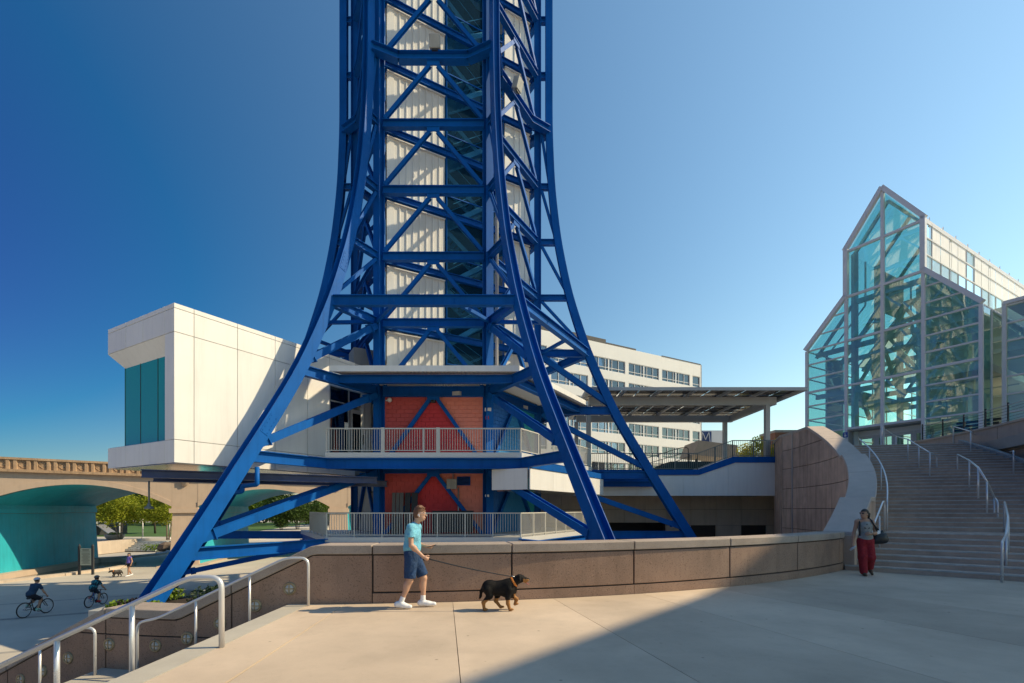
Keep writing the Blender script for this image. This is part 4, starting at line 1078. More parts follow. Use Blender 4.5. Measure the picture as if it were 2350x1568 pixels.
strip((sA, zS), (sA, zC), .2, LEN, 8, [GLASST], 'clerestory_panel')
strip((sB, zS), (sF, zE), .2, LEN, 12, [GLP], 'roof_pane')
strip((sA, zS), (sE, zE), .2, LEN, 8, [GLASST], 'roof_pane')
strip((sE, TZ), (sE, zE), .2, LEN, 8, [GLASST], 'side_pane')
for z in arows[1:]: fbar('mullion', fp(sE, .1, z), fp(sE, LEN, z), .10, .08)
strip((sF, TZ), (sF, zE), .2, 1.7, 1, [GLASST], 'side_pane')
fpane([fp(sB, .2, zC), fp(sB, LEN, zC), fp(sM, LEN, zA), fp(sM, .2, zA)], TRL, 'roof_slope'); fpane([fp(sA, .2, zC), fp(sA, LEN, zC), fp(sM, LEN, zA - .01), fp(sM, .2, zA - .01)], GLASST, 'roof_slope')
for k in range(9): fbar('roof_clip', fp(sB - .05 - (sB - sM) * 0, 1 + k * 2.3, zC + .15), fp(sB - .05, 1 + k * 2.3, zC + .5), .05, .05)
# interior
INC = mat('interior_cream', (.66, .70, .60), .8, var=.06)
fpane([fp(sA, 13, TZ), fp(sF, 13, TZ), fp(sF, 13, zS), fp(sA, 13, zS)], INC, 'back_wall')
fpane([fp(sA, 13.0, zS), fp(sB, 13.0, zS), fp(sB, 13.0, zC), fp(sM, 13.0, zA), fp(sA, 13.0, zC)], INC, 'back_wall')
TRS = mat('truss_paint', (.58, .64, .60), .5)
for w in (.8, 4.5, 8.5, 12.3):
    for s in (sA + .2, sB - .2): fbar('truss_post', fp(s, w, TZ), fp(s, w, zC), .34, .34, TRS)
    for z in (11.35, 14.86, 18.3): fbar('truss_beam', fp(sE + .3 if z < 15 else sA, w, z - .3), fp(sF - .3 if z < 15 else sB, w, z - .3), .26, .36, TRS)
    for z0, z1 in ((11.2, 14.6), (14.6, 18.1)):
        fbar('truss_brace', fp(sA + .3, w, z0), fp(sM, w, z1), .2, .2, TRS); fbar('truss_brace', fp(sB - .3, w, z0), fp(sM, w, z1), .2, .2, TRS)
    fbar('truss_brace', fp(sE + .3, w, zE - .5), fp(sA, w, zS - .5), .2, .2, TRS); fbar('truss_brace', fp(sF - .3, w, zE - .5), fp(sB, w, zS - .5), .2, .2, TRS)
    fbar('truss_brace', fp(sA, w, zC - .3), fp(sM, w, zA - .5), .2, .2, TRS); fbar('truss_brace', fp(sB, w, zC - .3), fp(sM, w, zA - .5), .2, .2, TRS)
for i in range(5):
    w0 = .8 + i * 2.4; fbar('truss_brace', fp(sB - .2, w0, 8 + 1.5 * i), fp(sB - .2, w0 + 2.6, 10.5 + 1.5 * i), .22, .3, TRS); fbar('truss_brace', fp(sA + .2, w0 + 2.4, 9 + 1.6 * i), fp(sA + .2, w0, 12 + 1.6 * i), .22, .3, TRS)
mb = MB(); mb.box(fp(6.5, 7, 11.2), (2.6, 12, .5), (FS, FW, UPZ)); ob('gallery_floor', mb, INC, gh)
mb = MB(); mb.box(fp(-1.6, 8, 11.2), (2.4, 9, .4), (FS, FW, UPZ)); ob('gallery_floor', mb, INC, gh)
for i in range(9): mb = MB(); mb.box(fp(6.4, 2.2 + i * .32, 5.6 + i * .3), (2.4, .34, .16), (FS, FW, UPZ)); ob('inner_step', mb, CHAR, gh)
# entrance recess and doors
mb = MB(); mb.box(fp(sM, .6, 7.86), (4.7, 1.2, .16), (FS, FW, UPZ)); ob('entrance_soffit', mb, CONC, gh)
mb = MB(); mb.box(fp(sA + .12, .6, 6.4), (.10, 1.1, 3.0), (FS, FW, UPZ)); ob('entrance_reveal', mb, CONC, gh)
fbar('mullion', fp(sA + .2, 1.2, 7.6), fp(sB - .2, 1.2, 7.6), .1, .42)
for i in range(4):
    c = sA + .62 + 1.18 * i + .3
    mb = MB()
    for s_ in (-.5, .5): mb.box(fp(c + s_ * 1.0, 1.2, 6.15), (.17, .07, 2.6), (FS, FW, UPZ))
    for z in (7.3, 5.1): mb.box(fp(c, 1.2, z), (1.0, .068, .26), (FS, FW, UPZ))
    dd = ob('door', mb, OFFW, gh); fpane([fp(c - .42, 1.2, 5.2), fp(c + .42, 1.2, 5.2), fp(c + .42, 1.2, 7.2), fp(c - .42, 1.2, 7.2)], GLASSB, 'door_glass', dd)
    mb = MB(); mb.box(fp(c + .38, 1.12, 6.0), (.03, .06, .5), (FS, FW, UPZ)); ob('door_handle', mb, CHAR, dd)
mb = MB(); mb.box(fp(sA, -.2, 7.5), (.34, .03, .42), (FS, FW, UPZ)); sg = ob('access_sign', mb, mat('sign_blue', (.02, .08, .35), .5), gh)
mb = MB(); mb.lathe(fp(sA, -.22, 7.43), [(.07, 0), (.09, .004), (.09, .008), (.07, .012)], 12, -FW); mb.box(fp(sA - .02, -.225, 7.58), (.04, .01, .14), (FS, FW, UPZ)); ob('symbol', mb, HFRAME, sg)
# lower glass wing to the right
gw = thing('glass_wing', 'low blue glass wing beside the gabled hall', 'building', tuple(fp(12, 6, TZ)))
for z0, z1 in zip(arows[:-1], arows[1:]):
    for s0 in (8.6, 11.6, 14.6, 17.6):
        fpane([fp(s0 + .03, 1.7, z0 + .03), fp(s0 + 2.97, 1.7, z0 + .03), fp(s0 + 2.97, 1.7, z1 - .03), fp(s0 + .03, 1.7, z1 - .03)], GLASST, 'pane', gw)
    fbar('mullion', fp(8.5, 1.64, z1), fp(20.6, 1.64, z1), .14, .10, None, gw)
for s in (8.55, 14.6, 20.6): fbar('mullion', fp(s, 1.62, TZ), fp(s, 1.62, zE + .2), .2, .24, None, gw, up=FW)
fbar('edge_trim', fp(8.5, 1.6, zE + .18), fp(20.6, 1.6, zE + .18), .3, .22, None, gw)
mb = MB(); mb.prism([fp(8.5, 1.8, zE + .1), fp(20.6, 1.8, zE + .1), fp(20.6, 16, zE + .1), fp(8.5, 16, zE + .1)], (0, 0, .15)); ob('roof', mb, OFFW, gw)
BLW = mat('blue_interior', (.03, .24, .40), .6, var=.1)
fpane([fp(8.5, 6.5, TZ), fp(20.6, 6.5, TZ), fp(20.6, 6.5, zE), fp(8.5, 6.5, zE)], BLW, 'back_wall', gw)
for s in (9.6, 12.6, 15.6): fbar('inner_post', fp(s, 3.2, TZ), fp(s, 3.2, zE), .35, .35, TRS, gw); fbar('inner_brace', fp(s, 3.2, 9.5), fp(s + 2.4, 3.2, 5.2), .3, .3, TRS, gw)
# ================================================================== ARCHED BRIDGE
BD, BS = V((.762, .648, 0)), V((-.22, .975, 0))
BO = V((-27.4, 42.2, 0)); BN = V((.648, -.762, 0)); BW = 14.0
def bp(s, w, z): return BO + BD * s + BS * w + UPZ * z
bg_ = thing('arch_bridge', 'tan concrete arch bridge with turquoise piers and quatrefoil parapet', 'bridge', tuple(bp(-1, 4, GZ)))
spans = [(-26.6, -15.2), (-13.3, -1.9), (0, 11.4), (13.3, 24.7), (26.6, 38)]
def intr(s, s0, s1): u = (2 * s - s0 - s1) / (s1 - s0); return 1.95 + 1.65 * (1 - u * u)
for s0, s1 in spans:
    ss = np.linspace(s0, s1, 25); mb = MB(); vs = []
    for s in ss: vs += [bp(s, 0.0, intr(s, s0, s1)), bp(s, BW, intr(s, s0, s1))]
    mb.add(vs, [(2 * i, 2 * i + 2, 2 * i + 3, 2 * i + 1) for i in range(24)]); ob('vault', mb, TEALP, bg_, True)
    for nm, o, zt, ring in (('spandrel', 0, 4.36, False), ('archivolt', -.07, None, True)):
        mb = MB(); vs = []
        for s in ss:
            zi = intr(s, s0, s1) - (.03 if ring else 0); zo = min(4.3, zi + .42) if ring else zt
            for w in (o, o + (.12 if ring else .5)): vs += [bp(s, w, zi), bp(s, w, zo)]
        fs = []
        for i in range(24):
            a, b = 4 * i, 4 * i + 4; fs += [(a, b, b + 1, a + 1), (a + 2, a + 3, b + 3, b + 2), (a + 1, b + 1, b + 3, a + 3), (a, a + 2, b + 2, b)]
        mb.add(vs, fs); ob(nm, mb, TANP, bg_)
def bbox(name, s0, s1, w0, w1, z0, z1, m, parent=None, flare=0.0):
    mb = MB(); lo = [bp(s0 - flare, w0 - flare, z0), bp(s1 + flare, w0 - flare, z0), bp(s1 + flare, w1 + flare, z0), bp(s0 - flare, w1 + flare, z0)]
    hi = [bp(s0, w0, z1), bp(s1, w0, z1), bp(s1, w1, z1), bp(s0, w1, z1)]
    mb.add(lo + hi, [(3, 2, 1, 0), (4, 5, 6, 7)] + [(i, (i + 1) % 4, 4 + (i + 1) % 4, 4 + i) for i in range(4)]); return ob(name, mb, m, parent or bg_)
for s0 in (-15.2, -1.9, 11.4, 24.7):
    s1 = s0 + 1.9
    pr = bbox('pier', s0 + .06, s1 - .06, .05, BW, GZ - .5, 1.35, TANP, None, .18)
    bbox('pier_paint', s1 - .055, s1 - .02, .3, BW - .1, GZ - .45, 1.33, TEALP, pr, .165); bbox('pier_paint', s0 + .02, s0 + .055, .3, BW - .1, GZ - .45, 1.33, TEALP, pr, .165)
    bbox('pier_cap', s0 - .12, s1 + .12, -.14, .28, 1.35, 1.72, TANP, pr); bbox('pier_cap', s0 - .08, s1 + .08, .28, BW, 1.35, 1.72, TEALP, pr)
    bbox('springer', s0, s1, .02, BW, 1.72, 4.36, TANP); bbox('springer_paint', s1 - .02, s1 + .012, .3, BW, 1.72, 2.3, TEALP)
    bbox('plinth', s0 - .9, s1 + .9, -.3, BW, GZ - .6, GZ + .12, TANP, pr, .15)
    c = bp((s0 + s1) / 2, -.02, 4.1); mb = MB(); mb.lathe(c, [(.04, -.5), (.26, -.3), (.32, .0), (.4, .05), (.4, .2)], 10); ob('corbel', mb, TANP, bg_, True)
bbox('cornice', -27, 38, -.32, .4, 4.36, 4.56, BSTONE); bbox('road_deck', -27, 38, .4, BW, 3.9, 4.5, CONC)
bbox('parapet_wall', -27, 38, .08, .3, 4.56, 5.26, BSTONE); bbox('parapet_coping', -27, 38, -.10, .42, 5.26, 5.42, BSTONE)
bbox('parapet_wall', -27, 38, BW - .3, BW, 4.5, 5.4, BSTONE)
pil = None; PITCH = 1.06
for i in range(-15, 22):
    s = -3.4 + PITCH * i
    for ds in (-.34, .34):
        bbox('pilaster', s + ds - .085, s + ds + .085, -.05, .09, 4.561, 5.259, BSTONE)
    mb = MB(); c = bp(s, .075, 4.91)
    path = []
    for q in range(4):
        ca = q * math.pi / 2 + math.pi / 4 * 0; cc = c + BD * (.11 * math.cos(ca)) + UPZ * (.11 * math.sin(ca))
        for k in range(7):
            a = ca - 1.9 + 3.8 * k / 6; path.append(cc + BD * (.105 * math.cos(a)) + UPZ * (.105 * math.sin(a)))
    path.append(path[0]); mb.tube(path, .035, 5); ob('quatrefoil', mb, BSTONE, bg_, True)
# ================================================================== PARK BEYOND THE BRIDGE
PZ = -2.5
struct('park_paving', sheet([(-160, 63.5), (-40.6, 63.5), (-40.6, 190), (-160, 190)], PZ, -3.75), LOWER)
GRASSM = mat('lawn_grass', (.055, .12, .02), .9, var=.2, scale=1.2, bump=.6, bscale=30, var2=.15)
struct('lawn', sheet([(-170, 71), (-44, 73), (-60, 150), (-170, 150)], PZ + .01), GRASSM)
cas = thing('water_cascade', 'stepped cascade with white water running into the channel', 'cascade', (-51, 62, GZ))
FOAM = mat('white_water', (.45, .48, .48), .35, var=.5, scale=5, bump=.8, bscale=8)
for i in range(5):
    mb = MB(); mb.box((-53, 61.0 + .5 * i + .9, -3.5 + .2 * i), (16, .9 + .9, .3)); ob('cascade_step', mb, FOAM, cas)
mb = MB(); mb.box((-49.2, 58.5, -2.95), (.8, 9, 1.5)); ob('side_wall', mb, PRECAST2, cas)
sea = thing('stepped_seating', 'curved concrete steps going down to the water by the bridge pier', 'steps', (-43, 52, GZ))
for i, r in enumerate((3.6, 4.5, 5.4)):
    mb = MB(); vs = []; N = 18; z = GZ - .15 + .17 * i
    for k in range(N + 1):
        a = rad(-100 + 150 * k / N)
        for rr, zz in ((r, GZ - .5), (r + .9, GZ - .5), (r + .9, z), (r, z)): vs.append(V((-43.4 + rr * math.cos(a), 51.5 + rr * math.sin(a), zz)))
    fs = [(4 * i_ + j, 4 * i_ + (j + 1) % 4, 4 * i_ + 4 + (j + 1) % 4, 4 * i_ + 4 + j) for i_ in range(N) for j in range(4)] + [(3, 2, 1, 0), (4 * N, 4 * N + 1, 4 * N + 2, 4 * N + 3)]
    mb.add(vs, fs); ob('seat_step', mb, CONC, sea)
# ---- foliage
def leafmat(name, c, c2, tr=.25):
    m = bpy.data.materials.new(name); m.use_nodes = True; n, l = m.node_tree.nodes, m.node_tree.links
    b = n['Principled BSDF']; b.inputs['Roughness'].default_value = .6; b.inputs['Specular IOR Level'].default_value = .25
    g_ = n.new('ShaderNodeNewGeometry'); ns = n.new('ShaderNodeTexNoise'); ns.inputs['Scale'].default_value = 2.2; ns.inputs['Detail'].default_value = 3; l.new(g_.outputs['Position'], ns.inputs['Vector'])
    rp_ = n.new('ShaderNodeMapRange'); rp_.inputs[1].default_value = .3; rp_.inputs[2].default_value = .7; l.new(ns.outputs['Fac'], rp_.inputs[0])
    wn_ = n.new('ShaderNodeMix'); wn_.data_type = 'RGBA'; l.new(rp_.outputs[0], wn_.inputs[0])
    wn_.inputs[6].default_value = (*c, 1); wn_.inputs[7].default_value = (*c2, 1); l.new(wn_.outputs[2], b.inputs['Base Color'])
    t = n.new('ShaderNodeBsdfTranslucent'); l.new(wn_.outputs[2], t.inputs[0]); mx = n.new('ShaderNodeMixShader'); mx.inputs[0].default_value = tr
    l.new(b.outputs[0], mx.inputs[1]); l.new(t.outputs[0], mx.inputs[2]); l.new(mx.outputs[0], n['Material Output'].inputs['Surface'])
    return m
LBIR = leafmat('birch_leaf', (.20, .25, .015), (.36, .38, .03), .4)
LDRK = leafmat('dark_leaf', (.02, .05, .008), (.06, .11, .015))
LMID = leafmat('mid_leaf', (.07, .14, .012), (.17, .24, .02), .35)
LHDG = leafmat('hedge_leaf', (.03, .065, .012), (.08, .13, .018), .2)
LYEL = leafmat('yellow_leaf', (.34, .33, .01), (.60, .52, .02), .4)
LJUN = leafmat('juniper_leaf', (.012, .03, .012), (.03, .055, .02), .1)
LLIM = leafmat('lime_leaf', (.12, .20, .02), (.20, .30, .03), .3)
LPUR = leafmat('dark_plant_leaf', (.012, .012, .016), (.03, .02, .03), .1)
BARK = mat('bark', (.10, .075, .055), .9, var=.3, scale=8)
BIRB = mat('birch_bark', (.32, .25, .19), .85, var=.35, scale=10)
rng = np.random.default_rng(5)
def leaves(clumps, n, size, flat=.5):           # leaf quads spread through ellipsoid clumps
    clumps = [(np.array(c, float), np.array(r, float)) for c, r in clumps]; wt = np.array([np.prod(r) ** .7 for c, r in clumps]); wt /= wt.sum()
    which = rng.choice(len(clumps), n, p=wt); C = np.array([c for c, r in clumps])[which]; R = np.array([r for c, r in clumps])[which]
    d = rng.normal(size=(n, 3)); d /= np.linalg.norm(d, axis=1)[:, None]; rr = rng.random(n) ** .42
    p = C + d * R * rr[:, None]
    nr = d * .6 + rng.normal(size=(n, 3)) * .7 + np.array([0, 0, .3]); nr /= np.linalg.norm(nr, axis=1)[:, None]
    a = np.cross(nr, rng.normal(size=(n, 3))); a /= np.linalg.norm(a, axis=1)[:, None]; b = np.cross(nr, a)
    s = size * (.6 + .8 * rng.random(n))[:, None]
    vs = np.stack([p - a * s, p + b * s * flat, p + a * s, p - b * s * flat], 1).reshape(-1, 3)
    fs = np.arange(4 * n).reshape(-1, 4)
    mb = MB(); mb.v = [tuple(v) for v in vs.tolist()]; mb.f = [tuple(f) for f in fs.tolist()]; return mb
def tree(name, label, base, h, crad, n, size, lm, bm, group=None, stems=1, crown_z=.62, clumps=14, cat='tree', lean=.1, csq=.75):
    base = V(base); t = thing(name, label, cat, base, group); cz = base.z + h * crown_z
    cl = []
    for i in range(clumps):
        d = rng.normal(size=3); d /= np.linalg.norm(d); q = rng.random() ** .4
        c = (base.x + d[0] * crad * q * .72, base.y + d[1] * crad * q * .72, cz + d[2] * h * (1 - crown_z) * q * .72); r = crad * (.28 + .22 * rng.random())
        cl.append((c, (r, r, r * csq)))
    mb = MB()
    for s in range(stems):
        a = 2 * math.pi * s / max(1, stems); o = V((math.cos(a), math.sin(a), 0)) * (lean * crad if stems > 1 else 0)
        b0 = base + o * .35; top = V((base.x + o.x * 2.2, base.y + o.y * 2.2, cz + h * .08)); mid = b0.lerp(top, .5) + V((rng.normal() * .05 * crad, rng.normal() * .05 * crad, 0))
        mb.tube([b0, mid, top], h * .018 / (stems ** .4), 7, h * .006)
        for c, r in cl[s::stems][:5]:
            mb.tube([mid.lerp(top, .3 + .6 * rng.random()), V(c)], h * .007, 5, h * .002)
    ob('trunk', mb, bm, t, True)
    o = ob('crown', leaves(cl, n, size), lm, t, fix=False)
    return t
tree('birch_tree', 'light green multi-stem birch beside the cascade seen under the arch', (-52.6, 65, PZ), 7.6, 4.2, 11000, .14, LBIR, BIRB, stems=3, crown_z=.60, clumps=20)
tree('birch_tree', 'light green multi-stem birch by the tan bridge pier', (-46.6, 65.5, PZ), 7.6, 3.8, 9000, .14, LBIR, BIRB, stems=2, crown_z=.60, clumps=18)
tree('shade_tree', 'tree with a dark straight trunk on the lawn beyond the birches', (-60.5, 82, PZ), 9.5, 4.2, 5000, .20, LDRK, BARK, crown_z=.68)
for i, (x, y, h, r) in enumerate(((-122, 128, 14, 7), (-110, 122, 16, 7), (-99, 130, 15, 7), (-92, 124, 13, 6), (-84, 132, 15, 7), (-78, 122, 12, 5.5), (-130, 120, 15, 7), (-70, 128, 14, 6))):
    tree('park_tree', 'tall green tree in the row at the far side of the lawn', (x, y, PZ), h, r, 3600, .42, LMID if i % 2 else LDRK, BARK, 'trees in the row beyond the lawn', crown_z=.55, clumps=16)
hdg = thing('hedge', 'long dark green hedge closing the far side of the lawn', 'hedge', (-100, 140, PZ))
ob('foliage', leaves([((x, 140 + .8 * math.sin(x), PZ + 2.6 + .5 * math.sin(x * .7)), (3.4, 2.0, 2.8)) for x in np.arange(-150, -62, 3.2)], 9000, .42), LDRK, hdg, fix=False)
mb = MB()
for x in np.arange(-150, -62, 6.0): mb.tube([(x, 140, PZ), (x, 140, PZ + 2.4)], .12, 5)
ob('stem', mb, BARK, hdg)
for i, (px, w, h, lab) in enumerate(((646, 2.5, 5.9, 'round clipped tree farthest left of three under the second arch'), (683, 3.0, 6.6, 'round clipped tree in the middle of three under the second arch'), (718, 2.8, 6.4, 'round clipped tree nearest the lower deck railing under the second arch'))):
    q = G(px, 1224 - i, GZ); tree('clipped_tree', lab, q, h, w * 1.15, 5200, .16, LHDG, BARK, stems=4, crown_z=.62, clumps=26, csq=.9)
tree('shade_tree', 'light green tree rising behind the clipped trees', (-44, 118, GZ), 11.5, 5.5, 4200, .3, LMID, BARK, crown_z=.6)
tree('shade_tree', 'green tree far behind the second bridge arch', (-58, 120, GZ), 10.5, 5, 3200, .3, LDRK, BARK, crown_z=.6)
shr = thing('golden_shrub', 'golden yellow shrub on the terrace behind the canopy column', 'shrub', (21.5, 42, TZ))
ob('foliage', leaves([((19.9 + .62 * i + .2 * rng.normal(), 42 + .4 * rng.normal(), TZ + 1.0 + .55 * (i % 3) + .25 * math.sin(i * 1.3)), (.8, .8, .85)) for i in range(6)], 5200, .085), LYEL, shr, fix=False)
mb = MB()
for i in range(5): mb.tube([(21.0 + .4 * i, 42, TZ), (20.7 + .5 * i, 42, TZ + .8)], .03, 5)
ob('stem', mb, BARK, shr)
# ---- planter bed round the foot of the front left leg
pb = thing('planter', 'grey concrete planter at the foot of the lit blue leg', 'planter', (-10, 16, GZ))
for (c, s) in (((-10.0, 14.35, -2.3), (5.0, .2, 2.0)), ((-10.0, 17.9, -2.3), (5.0, .2, 2.0)), ((-12.42, 16.1, -2.3), (.2, 3.3, 2.0)), ((-7.58, 16.1, -2.3), (.2, 3.3, 2.0))):
    mb = MB(); mb.box(c, s); bevel(ob('planter_wall', mb, CONC, pb), .015)
mb = MB(); mb.box((-10, 16.1, -2.4), (4.6, 3.3, 1.7)); ob('soil', mb, mat('mulch', (.035, .025, .02), .95, var=.3, scale=12, bump=.6, bscale=20), pb)
def clump(name, label, c, r, n, size, m, group=None, flat=.4, cat='plant'):
    t = thing(name, label, cat, (c[0], c[1], c[2]), group)
    ob('foliage', leaves([((c[0] + r[0] * .5 * rng.normal(), c[1] + r[1] * .5 * rng.normal(), c[2] + r[2] * .5), (r[0] * .6, r[1] * .6, r[2] * .6)) for _ in range(6)], n, size, flat), m, t, fix=False)
    mb = MB()
    for i in range(4): mb.tube([(c[0] + .05 * i, c[1], c[2] - .05), (c[0] + (i - 1.5) * r[0] * .3, c[1], c[2] + r[2] * .6)], .012, 4)
    ob('stem', mb, BARK, t); return t
clump('juniper', 'dark spreading juniper beside the lit blue leg', (-9.6, 16.2, -1.45), (1.0, .9, .6), 3000, .06, LJUN, cat='shrub')
clump('juniper', 'dark spreading juniper at the stair wall end of the planter', (-8.4, 15.9, -1.45), (.8, .8, .75), 2400, .06, LJUN, cat='shrub')
clump('lime_plant', 'lime green trailing plant over the planter corner', (-12.0, 14.75, -1.42), (.35, .3, .3), 500, .05, LLIM, flat=.7)
clump('lime_plant', 'lime green leafy plant beside the dark leaved plant', (-11.2, 14.75, -1.42), (.4, .3, .28), 600, .05, LLIM, flat=.7)
clump('dark_plant', 'purple black leaved plant in the planter', (-11.65, 14.75, -1.42), (.35, .3, .36), 600, .06, LPUR, flat=.5)
clump('lime_plant', 'tall lime green plant directly left of the blue leg', (-12.0, 16.6, -1.42), (.6, .5, .4), 900, .055, LLIM, flat=.7)
clump('spiky_plant', 'dark upright spiky plant behind the lime plants', (-11.9, 16.2, -1.42), (.14, .14, .6), 260, .09, LJUN, flat=.25)
clump('yellow_flowers', 'bright yellow flowers showing above the stair wall coping', (-9.15, 10.15, -1.05), (.22, .14, .16), 260, .035, LYEL, flat=.8)
# ---- sign, lamps, stage, bowl planter
sgn = thing('notice_sign', 'tall black framed notice board beside the water channel', 'sign', (-31.7, 36, GZ))
for x in (-32.2, -31.2):
    mb = MB(); mb.box((x, 36, GZ + 1.05), (.13, .13, 2.1)); ob('post', mb, CHAR, sgn); mb = MB(); mb.lathe((x, 36, GZ + 2.1), [(.09, 0), (.09, .04), (.05, .06), (.07, .12), (.01, .17)], 10); ob('finial', mb, CHAR, sgn, True)
mb = MB(); mb.box((-31.7, 36, GZ + 1.33), (.84, .05, 1.25)); bd = ob('board', mb, mat('notice_board', (.42, .44, .33), .6, var=.04), sgn)
mb = MB()
for i in range(19):
    w = .5 if i < 2 else (.62 if i % 4 else .4)
    if i in (2, 4): continue
    mb.box((-31.7, 35.968, GZ + 1.87 - .058 * i), (w, .006, .03 if i < 4 else .018))
ob('print', mb, CHAR, bd)
for i, (x, y) in enumerate(((-52.3, 68.5), (-57.6, 71), (-47.8, 67.5))):
    L = thing('park_lamp', ['white post lamp standing between the two birches', 'white post lamp nearest the stage ramp', 'white post lamp behind the birch by the bridge pier'][i], 'lamp', (x, y, PZ), 'white post lamps beyond the cascade')
    mb = MB(); mb.tube([(x, y, PZ), (x, y, PZ + 3.1)], .075, 8); ob('pole', mb, HFRAME, L, True)
    mb = MB(); mb.lathe((x, y, PZ + 3.1), [(.1, 0), (.16, .12), (.14, .2), (.45, .22), (.4, .28), (.03, .34)], 14); ob('lamp_head', mb, HFRAME, L, True)
    mb = MB(); mb.lathe((x, y, PZ), [(.2, 0), (.2, .1), (.1, .22)], 10); ob('base', mb, HFRAME, L, True)
pl_ = thing('pendant_lamp', 'grey bell shaped pendant lamp hanging on a long rod', 'lamp', P(342, 1165, 18.4))
q = P(342, 1165, 18.4); mb = MB(); mb.tube([V((q.x, q.y, 2.75)), V((q.x, q.y, q.z + .1))], .032, 8); ob('rod', mb, DKR, pl_, True)
mb = MB(); mb.lathe((q.x, q.y, q.z), [(.15, -.06), (.155, 0.0), (.07, .07), (.05, .14), (.03, .18)], 16); ob('lamp_shade', mb, DKR, pl_, True)
stg = thing('stage', 'black skirted event stage with blue roof on the lawn', 'stage', (-70, 80, PZ))
mb = MB(); mb.box((-70.5, 80, PZ + .9), (9, 6, 1.8)); ob('platform', mb, CHAR, stg)
mb = MB(); mb.box((-70, 80, PZ + 4.0), (10, 7, .5)); ob('roof', mb, mat('tarp_blue', (.01, .16, .6), .5), stg)
for x in (-74, -66.2): mb = MB(); mb.box((x, 77, PZ + 2.9), (.3, .3, 2.2)); ob('post', mb, ALU, stg)
mb = MB(); mb.beam((-66, 77.5, PZ + 1.7), (-62, 75.5, PZ + .1), 1.2, .1); ob('ramp', mb, ALU, stg)
bw = thing('bowl_planter', 'round concrete bowl planter beside the birch', 'planter', (-54.2, 66, PZ))
mb = MB(); mb.lathe((-54.2, 66, PZ), [(.8, 0), (1.1, .45), (1.15, .7), (1.0, .7)], 18); ob('bowl', mb, PRECAST2, bw, True)
ob('plants', leaves([((-54.2, 66, PZ + .75), (.8, .8, .3))], 300, .1), LLIM, bw, fix=False)
rock = thing('boulder', 'brown boulder at the end of the stepped seating wall', 'rock', (-40.0, 56, GZ))
mb = MB(); mb.lathe((-40.0, 56, GZ), [(.7, 0), (.95, .35), (.75, .8), (.3, 1.05)], 9); ob('stone', mb, mat('rock', (.16, .12, .09), .9, var=.25, scale=3), rock)
clump('ground_shrub', 'green shrubs beside the boulder by the bridge pier', (-41.5, 57, GZ), (1.6, .8, .7), 900, .11, LLIM, cat='shrub')
# buildings seen through the second arch
bk = thing('brick_building', 'red brick building with grey columned front beyond the second arch', 'building', (-42, 128, GZ))
mb = MB(); mb.box((-36, 132, 6), (30, 8, 18)); ob('wall', mb, mat('far_brick', (.24, .11, .085), .85, var=.1), bk)
mb = MB(); mb.box((-36, 126, -.2), (26, 4, 5.4)); ob('arcade', mb, mat('slate_wall', (.11, .13, .16), .7), bk)
for i in range(8): mb = MB(); mb.box((-47.5 + 3.2 * i, 123.8, -.3), (.5, .4, 5.6)); ob('column', mb, CONC, bk)
# distant tree line that closes the horizon
far = MB(); far = leaves([((x, 330 + 20 * math.sin(x * .05), 1.5), (22, 10, 7 + 2 * math.sin(x * .11))) for x in range(-420, 60, 22)], 9000, 2.0); o = ob('far_woods', far, LDRK, None, fix=False); tag(o, 'distant band of dark green woods beyond the park', 'woods', None, 'stuff')
# ================================================================== PEOPLE, DOGS, BICYCLES
def nets(D, org, res):
    S = D < 0; nx, ny, nz = D.shape
    acc = np.zeros((nx - 1, ny - 1, nz - 1, 3), np.float32); cnt = np.zeros((nx - 1, ny - 1, nz - 1), np.float32)
    cr = []
    for ax in range(3):
        n0 = [slice(None)] * 3; n1 = [slice(None)] * 3; n0[ax] = slice(0, -1); n1[ax] = slice(1, None)
        a, b = D[tuple(n0)], D[tuple(n1)]; c = (a < 0) != (b < 0); t = np.where(c, a / np.where(np.abs(a - b) < 1e-9, 1, a - b), 0); cr.append((c, a < 0))
        o = [i for i in range(3) if i != ax]
        for i in (0, 1):
            for j in (0, 1):
                sl = [slice(None)] * 3; L = [nx - 1, ny - 1, nz - 1]
                sl[o[0]] = slice(i, i + L[o[0]]); sl[o[1]] = slice(j, j + L[o[1]])
                cc = c[tuple(sl)]; tt = t[tuple(sl)]
                cnt += cc; acc[..., ax] += np.where(cc, tt, 0); acc[..., o[0]] += np.where(cc, i, 0); acc[..., o[1]] += np.where(cc, j, 0)
    m = cnt > 0; idx = -np.ones(cnt.shape, np.int64); idx[m] = np.arange(m.sum()); ijk = np.argwhere(m)
    vs = org + (ijk + acc[m] / cnt[m][:, None]) * res
    F = []
    for ax in range(3):
        c, inside = cr[ax]; o = [i for i in range(3) if i != ax]
        e = np.argwhere(c); ok = (e[:, o[0]] > 0) & (e[:, o[1]] > 0) & (e[:, o[0]] < idx.shape[o[0]]) & (e[:, o[1]] < idx.shape[o[1]]); e = e[ok]
        def g(di, dj): q = e.copy(); q[:, o[0]] -= di; q[:, o[1]] -= dj; return idx[q[:, 0], q[:, 1], q[:, 2]]
        f = np.stack([g(1, 1), g(0, 1), g(0, 0), g(1, 0)], 1); fl = inside[e[:, 0], e[:, 1], e[:, 2]]
        if ax == 1: fl = ~fl
        f[~fl] = f[~fl][:, ::-1]; F.append(f)
    return vs, np.concatenate(F)
